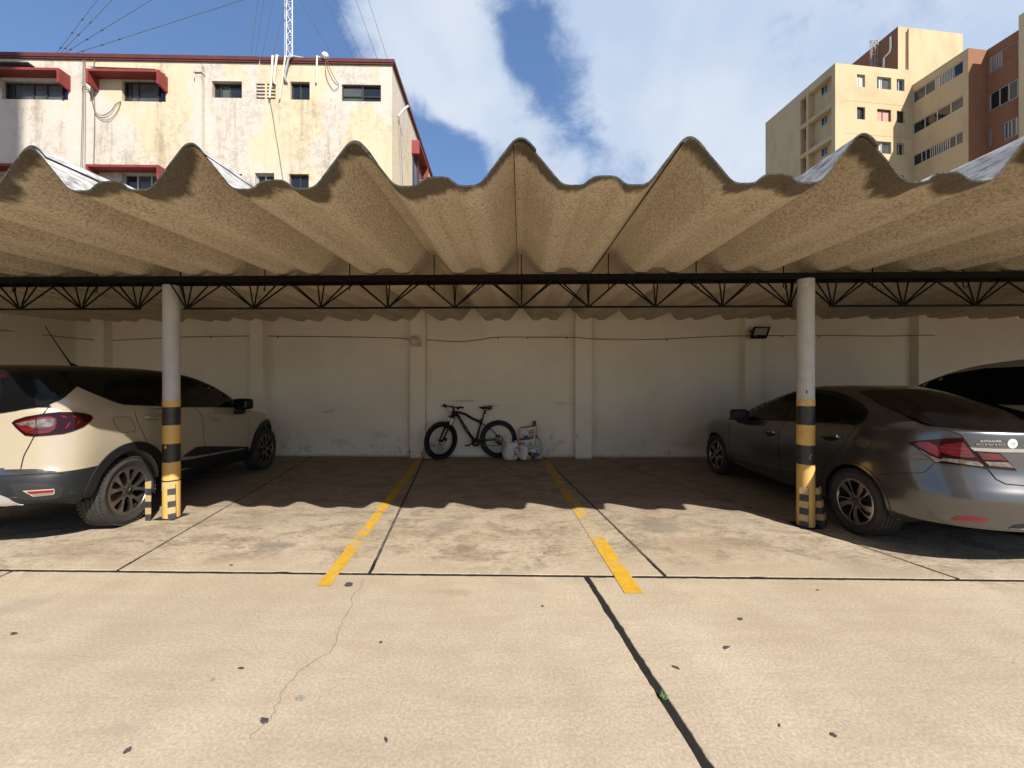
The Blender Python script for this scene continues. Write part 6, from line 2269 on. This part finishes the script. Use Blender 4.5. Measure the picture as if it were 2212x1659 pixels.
YB2 = 7.72
B2_ = thing('plastic_bag', 'white bag with green, black and yellow print standing before the paper sack', 'bag', tuple(at_y(*C6(950, 1430), YB2)))
s2_ = blob(B2_, 'bag_film', M_BAG, [(690, 1090, 950), (668, 1190, 990), (680, 1285, 1030), (690, 1282, 1100), (685, 1278, 1160), (682, 1260, 1220), (690, 1200, 1280), (720, 1120, 1340), (770, 1070, 1400), (800, 1010, 1436)], YB2, .14, 5)
for q, m, nm in (([(945, 1000), (1030, 1020), (1000, 1080), (975, 1130), (945, 1150)], M_BAGG, 'green_print'), ([(1030, 1010), (1150, 1035), (1140, 1060), (1060, 1060), (1000, 1085)], M_BAGG, 'green_print'),
                 ([(935, 1170), (990, 1130), (1030, 1120), (1050, 1150), (1120, 1160), (1180, 1160), (1262, 1180), (1255, 1230), (1180, 1270), (1100, 1290), (1000, 1260), (950, 1220)], M_BAGK, 'black_print'),
                 ([(1165, 1080), (1195, 1065), (1215, 1140), (1195, 1150)], M_BAGK, 'black_print'),
                 ([(910, 1235), (1000, 1255), (1050, 1270), (1045, 1380), (1000, 1425), (900, 1425), (905, 1330)], M_BAGY, 'yellow_print'),
                 ([(1050, 1270), (1110, 1295), (1180, 1280), (1120, 1340), (1060, 1390), (1048, 1350)], M_BAGK, 'black_print')):
    wpatch(s2_, [C6(*p) for p in q], nm, m, B2_)


def text_on(sk, txt, a, b, m, parent, stretch=1.0, off=.004):
    pa, na = sk.hit(*a)
    pb, nb = sk.hit(*b)
    c = (pa + pb) / 2
    return place_text(txt, 'lettering', m, parent, c + Vector((0, -off - .004, 0)), pb - pa, Vector((0, -1, 0)), (pb - pa).length, stretch, True, .004)


text_on(s2_, 'rollit', C6(1065, 1205), C6(1200, 1222), M_BAG, B2_, 1.1)

# paper sack, upside down
SKY_ = 7.86
PS = thing('paper_sack', 'upside down white paper sack with red, blue and grey print', 'sack', tuple(at_y(*C6(900, 1300), SKY_)))
q = [at_y(*C6(*p), SKY_) for p in ((735, 470), (1178, 400), (1112, 1290), (640, 1290))]
mb = MB()
nx, nz = 10, 12
front, backv = [], []
for j in range(nz + 1):
    for i in range(nx + 1):
        u, v = i / nx, j / nz
        p = q[0].lerp(q[1], u).lerp(q[3].lerp(q[2], u), v)
        bul = .05 * math.sin(math.pi * u) * math.sin(math.pi * min(1, v * .9 + .1)) + .006 * noise.noise(Vector((p.x * 16, p.z * 16, 3)))
        front.append(Vector((p.x, SKY_ - bul, p.z)))
        backv.append(Vector((p.x + .03 * u, SKY_ + .13 + .04 * math.sin(math.pi * u) * math.sin(math.pi * v), p.z)))
W_ = nx + 1
fs = []
for j in range(nz):
    for i in range(nx):
        a = j * W_ + i
        fs.append((a, a + W_, a + W_ + 1, a + 1))
nf_ = len(front)
fs += [tuple(reversed([k + nf_ for k in f])) for f in list(fs)]
edge = [i for i in range(W_)] + [j * W_ + nx for j in range(1, nz + 1)] + [nz * W_ + i for i in range(nx - 1, -1, -1)] + [j * W_ for j in range(nz - 1, 0, -1)]
for k in range(len(edge)):
    a, b = edge[k], edge[(k + 1) % len(edge)]
    fs.append((a, b, b + nf_, a + nf_))
me = MB().add(front + backv, fs).mesh('sack_body', M_PAPER, 40)
recalc(me)
link('sack_body', me, PS)
s3_ = Skin.__new__(Skin)
s3_.th, s3_.M, s3_.I, s3_.R, s3_.o = PS, Matrix.Identity(4), Matrix.Identity(4), Matrix.Identity(3), CAM
s3_.bvh = BVHTree.FromPolygons([v.co.copy() for v in me.vertices], [tuple(p.vertices) for p in me.polygons])
for qd, m, nm in (([(665, 825), (695, 680), (780, 735), (715, 815)], M_INKO, 'orange_print'), ([(712, 815), (850, 675), (930, 650), (965, 700), (955, 785)], M_INKB, 'blue_print'),
                  ([(958, 785), (960, 700), (1045, 770)], M_INKK, 'black_print'), ([(965, 700), (1090, 630), (1118, 650), (1100, 770), (1045, 770)], M_INKG, 'grey_print'),
                  ([(975, 505), (1118, 485), (1108, 605), (965, 615)], M_BAGR, 'red_print'),
                  ([(668, 865), (780, 850), (765, 930), (668, 935)], M_BAGR, 'red_print'),
                  ([(893, 510), (915, 485), (935, 515), (915, 540), (898, 535)], M_INKG, 'grey_print'), ([(872, 590), (915, 580), (912, 605), (885, 615)], M_INKG, 'grey_print'),
                  ([(735, 510), (815, 505), (815, 520), (735, 525)], mat('pale_print', (.4, .38, .34), .7), 'pale_print'), ([(735, 540), (780, 537), (780, 548), (735, 550)], MATS['pale_print'], 'pale_print')):
    wpatch(s3_, [C6(*p) for p in qd], nm, m, PS)
for k in range(4):
    wpatch(s3_, [C6(715 + 32 * k, 640 - 12 * k), C6(727 + 32 * k, 632 - 12 * k), C6(800 + 32 * k * .7, 700 - 6 * k), C6(793 + 32 * k * .7, 708 - 6 * k)], 'stripe_print', M_INKG, PS, 2)
    wpatch(s3_, [C6(945 + 28 * k, 668 + 8 * k), C6(935 + 28 * k, 660 + 8 * k), C6(990 + 30 * k, 615), C6(1004 + 30 * k, 615)], 'stripe_print', M_BAGR, PS, 2)
for k in range(3):
    wpatch(s3_, [C6(1114, 520 + 30 * k), C6(1138, 505 + 30 * k), C6(1138, 516 + 30 * k), C6(1114, 532 + 30 * k)], 'stripe_print', M_BAGR, PS, 2)
for k, (y_, xa, xb) in enumerate(((528, 1000, 1095), (548, 995, 1090), (568, 1010, 1080))):
    wpatch(s3_, [C6(xa, y_), C6(xb, y_ - 8), C6(xb, y_ - 1), C6(xa, y_ + 7)], 'pale_print', M_PAPER, PS, 2, .005)
# writing is upside down: it runs from right to left, heads towards the floor
for txt, a, b, m, st_ in (('Pego', (1040, 880), (795, 905), M_INKK, 1.25), ('Ya', (765, 893), (690, 900), M_PAPER, 1.2)):
    pa, pb = s3_.hit(*C6(*a))[0], s3_.hit(*C6(*b))[0]
    place_text(txt, 'lettering', m, PS, (pa + pb) / 2 + Vector((0, -.012, 0)), pb - pa, Vector((0, -1, 0)), (pb - pa).length, st_, True, .01)
# brown folded sack bottom and board behind
P = [at_y(*C6(*p), SKY_ + .02) for p in ((750, 445), (1170, 372), (1178, 405), (738, 472))]
MB().prism(P, Vector((0, .10, 0))).build('kraft_fold', M_KRAFT, PS)
BD = thing('wooden_board', 'short printed brown board sticking up behind the paper sack', 'board', tuple(at_y(*C6(1130, 390), 7.99)))
P = [at_y(*C6(*p), 7.99) for p in ((1098, 252), (1190, 240), (1160, 700), (1075, 700))]
MB().prism(P, Vector((0, .02, 0))).build('board', M_KRAFT, BD)
for y0_, y1_ in ((268, 300), (325, 335), (362, 392)):
    P = [at_y(*C6(*p), 7.986) for p in ((1094, y0_ + 10), (1180, y0_), (1177, y1_), (1092, y1_ + 10))]
    MB().prism(P, Vector((0, .004, 0))).build('dark_print', M_INKK, BD)
YB3 = 7.93
B3 = thing('plastic_bag', 'greyish translucent bag with a dark tie slumped right of the paper sack', 'bag', tuple(at_y(*C6(1250, 1320), YB3)))
blob(B3, 'bag_film', M_CLEAR, [(1165, 1195, 690), (1150, 1260, 740), (1130, 1310, 800), (1115, 1325, 880), (1110, 1330, 960), (1115, 1330, 1050), (1125, 1330, 1150), (1120, 1335, 1240), (1110, 1365, 1320)], YB3, .09, 9, wr=.010)
P = [at_y(*C6(*p), YB3 - .05) for p in ((1178, 650), (1210, 690), (1240, 735))]
MB().tube(P, [.008, .012, .009], 8).build('tie', mat('dark_red_tie', (.09, .015, .012), .6), B3, 60)
# crumpled cloth behind the front wheel
CL = thing('crumpled_cloth', 'dusty white bundle squashed behind the front bicycle wheel', 'cloth', tuple(at_y(*C5(260, 1090), 7.9)))


def lump(cx, z0, rx, ry, rz_, y, seed, th, nm, m):
    vs, fs = [], []
    nu, nv = 28, 14
    for j in range(nv + 1):
        b = math.pi * j / nv
        for i in range(nu):
            a = 2 * math.pi * i / nu
            d = Vector((math.sin(b) * math.cos(a), math.sin(b) * math.sin(a), math.cos(b)))
            k = 1 + .35 * noise.noise(d * 2.2 + Vector((seed, 0, 0))) + .16 * noise.noise(d * 6 + Vector((0, seed, 0)))
            p = Vector((cx + d.x * rx * k, y + d.y * ry * k, z0 + d.z * rz_ * k))
            vs.append((p.x, min(p.y, WY - .01), max(p.z, .004)))
    for j in range(nv):
        for i in range(nu):
            a, b = j * nu + i, j * nu + (i + 1) % nu
            fs.append((a, a + nu, b + nu, b))
    return MB().add(vs, fs).build(nm, m, th, 70)


a, b = at_y(*C5(110, 985), 7.9), at_y(*C5(455, 985), 7.9)
lump(a.x + .17, .13, .19, .09, .12, 7.93, 2, CL, 'cloth', M_CLOTH)
lump(b.x - .20, .12, .24, .08, .15, 7.95, 7, CL, 'cloth', M_CLOTH)
lump(a.x + .22, .05, .20, .12, .06, 7.86, 4, CL, 'cloth', M_CLOTH)

# ================================================================== LAMPS ON THE WALL
FC = crop(2960, 1280, 13.825)
FLT = thing('floodlight', 'black framed floodlight tilted down on the wall right of the grey pilaster', 'lamp', tuple(at_y(*FC(1140, 690), WY - .35)))
fy = WY - .40
c4 = [at_y(*FC(790, 378), fy + .06), at_y(*FC(1678, 388), fy + .06), at_y(*FC(1475, 985), fy - .02), at_y(*FC(595, 970), fy - .02)]
nrm = (c4[1] - c4[0]).cross(c4[3] - c4[0]).normalized()
if nrm.y > 0:
    nrm = -nrm
cen = sum(c4, Vector()) / 4


def inset(t0, t1, s0, s1):
    f = lambda u, v: c4[0].lerp(c4[1], u).lerp(c4[3].lerp(c4[2], u), v)
    return [f(t0, s0), f(t1, s0), f(t1, s1), f(t0, s1)]


MB().prism(inset(0, 1, 0, 1), -nrm * .045).build('housing', M_BLACK, FLT)
for r_ in ((0, 1, 0, .11), (0, 1, .78, 1), (0, .085, .11, .78), (.90, 1, .11, .78)):
    MB().prism([p + nrm * .0005 for p in inset(*r_)], nrm * .012).build('bezel', M_BLACK, FLT)
MB().prism([p + nrm * .0005 for p in inset(.085, .90, .11, .78)], nrm * .004).build('lens', M_LAMPG, FLT)
MB().prism([p + nrm * .0130 for p in inset(.12, .34, .86, .90)], nrm * .001).build('nameplate', mat('small_plate', (.25, .25, .25), .5), FLT)
pe = at_y(*FC(485, 620), WY - .19)
MB().tube([pe, pe + Vector((.02, -.02, 0)), c4[0].lerp(c4[3], .45) - nrm * .03], .012, 8).build('bracket_arm', M_BLACK, FLT, 60)
MB().tube([cen - nrm * .03, Vector((cen.x, WY - .005, cen.z + .02))], .016, 8).build('wall_arm', M_BLACK, FLT, 60)
GC = crop(1600, 1300, 13.825)
gy = WY - .30
GLB = thing('wall_lamp', 'round globe lamp with a little switch box on the pilaster left of the bike', 'lamp', tuple(at_y(*GC(800, 920), gy)))
gc = at_y(*GC(785, 925), gy)
MB().lathe([(-.098 + .098 * (1 - math.cos(math.pi * k / 14)), max(.0005, .098 * math.sin(math.pi * k / 14))) for k in range(15)], 28, gc, 'z').build('globe', M_LAMPB, GLB, 60)
b0 = at_y(*GC(930, 800), WY - .172)
MB().lathe([(-.04, .001), (-.04, .05), (-.028, .078), (.0, .082)], 28, b0, 'y').build('wall_rose', M_WHITE, GLB, 60)
MB().tube([b0 + Vector((0, -.03, 0)), gc + Vector((.05, .05, .05))], .03, 12).build('neck', M_WHITE, GLB, 60)
p0_, p1_ = at_y(*GC(780, 1190), WY - .20), at_y(*GC(1150, 960), WY - .20)
MB().box((p0_.x, WY - .20, p0_.z), (p1_.x, WY - .171, p1_.z)).box((p0_.x + .03, WY - .235, p0_.z + .02), (p1_.x - .08, WY - .2, p1_.z - .01)).build('switch_box', mat('ivory_box', (.5, .45, .37), .5), GLB)
MB().box((p0_.x + .1, WY - .236, p1_.z - .008), (p1_.x - .02, WY - .172, p1_.z + .006)).box((p1_.x - .082, WY - .237, p0_.z + .02), (p1_.x - .07, WY - .2, p1_.z - .005)).build('box_lid', M_FRAME, GLB)

# ================================================================== WEED AND LITTER
wp = ground(*G2(650, 965))
WD = thing('weed', 'small green weed sprouting from the wide dark joint', 'plant', tuple(wp))
rr = random.Random(3)
for k in range(13):
    a = rr.uniform(0, 6.28)
    l = rr.uniform(.011, .024)
    h0 = rr.uniform(.003, .018)
    d = Vector((math.cos(a), math.sin(a), rr.uniform(.1, .6))).normalized()
    s_ = Vector((-d.y, d.x, 0)).normalized()
    b = wp + Vector((rr.uniform(-.012, .012), rr.uniform(-.012, .012), h0))
    P = [b, b + d * l * .4 + s_ * l * .28, b + d * l * .8 + s_ * l * .2, b + d * l, b + d * l * .8 - s_ * l * .2, b + d * l * .4 - s_ * l * .28]
    MB().add(P + [b + d * l * .5 + Vector((0, 0, .004))], [(0, 1, 6), (1, 2, 6), (2, 3, 6), (3, 4, 6), (4, 5, 6), (5, 0, 6)]).build('leaf', M_LEAF, WD)
MB().tube([wp + Vector((0, 0, -.012)), wp + Vector((.004, .002, .015)), wp + Vector((0, .005, .035))], .002, 5).build('stem', M_LEAF, WD)

chips = [(G1, 1040, 832, 30, 9, .1, 'dark elongated flake lying left of the hairline crack'), (G1, 918, 882, 22, 12, .5, 'speckled grey flake left of and below the long dark flake'), (G1, 1140, 1058, 42, 30, 0, 'ragged black tar blot on the hairline crack'),
         (G1, 1297, 962, 40, 28, .2, 'round grey blot right of the hairline crack'), (G1, 552, 1186, 50, 16, .6, 'dark curled flake near the lower left corner'), (G1, 1668, 1140, 16, 24, 0, 'small upright dark flake low in the middle'),
         (G1, 60, 683, 34, 10, .1, 'dark flake at the far left of the front slab'), (G1, 1645, 720, 15, 8, 0, 'tiny dark flake right of the crack bend'), (G1, 1000, 388, 18, 5, 0, 'thin dark flake just behind the cross joint'),
         (G2, 985, 620, 26, 11, -.3, 'dark flake alone on the middle of the right slab'), (G2, 925, 743, 34, 12, .2, 'torn dark flake below the lone flake of the right slab'), (G2, 708, 829, 36, 10, -.4, 'curled pale and dark flake right of the wide joint'),
         (G2, 1388, 1119, 32, 14, -.5, 'dark flake with a pale end low on the right slab'), (G2, 1156, 1079, 8, 16, 0, 'tiny dark flake low on the right slab'), (G2, 133, 565, 12, 8, 0, 'dark dot left of the wide joint'), (G2, 1320, 495, 14, 4, 0, 'thin dark flake near the cross joint on the right'),
         (G1, 1505, 470, 40, 22, 0, 'cluster of black tar spots right of the left bay line')]
for (cr, x, y, sx, sy, rot, lab) in chips:
    rr = random.Random(int(x * y))
    pts = []
    for k in range(16):
        a = 2 * math.pi * k / 16
        s_ = .6 + .55 * rr.random()
        u, v = math.cos(a) * sx * .5 * s_, math.sin(a) * sy * .5 * s_
        pts.append(ground(*cr(x + u * math.cos(rot) + v * math.sin(rot), y - u * math.sin(rot) + v * math.cos(rot)), z=.0035 + .002 * rr.random()))
    c = ground(*cr(x, y), z=.006)
    grey = 'grey' in lab
    o = MB().add([c] + pts + [Vector((p.x, p.y, .0005)) for p in pts], [(0, 1 + i, 1 + (i + 1) % 16) for i in range(16)] + [(1 + i, 17 + i, 17 + (i + 1) % 16, 1 + (i + 1) % 16) for i in range(16)]).build('litter_flake', mat('grey_blot', (.17, .16, .155), .8, col2=(.3, .27, .22), scale=70) if grey else M_DRY)
    tag(o, lab, 'litter', 'dark flakes and blots on the concrete')
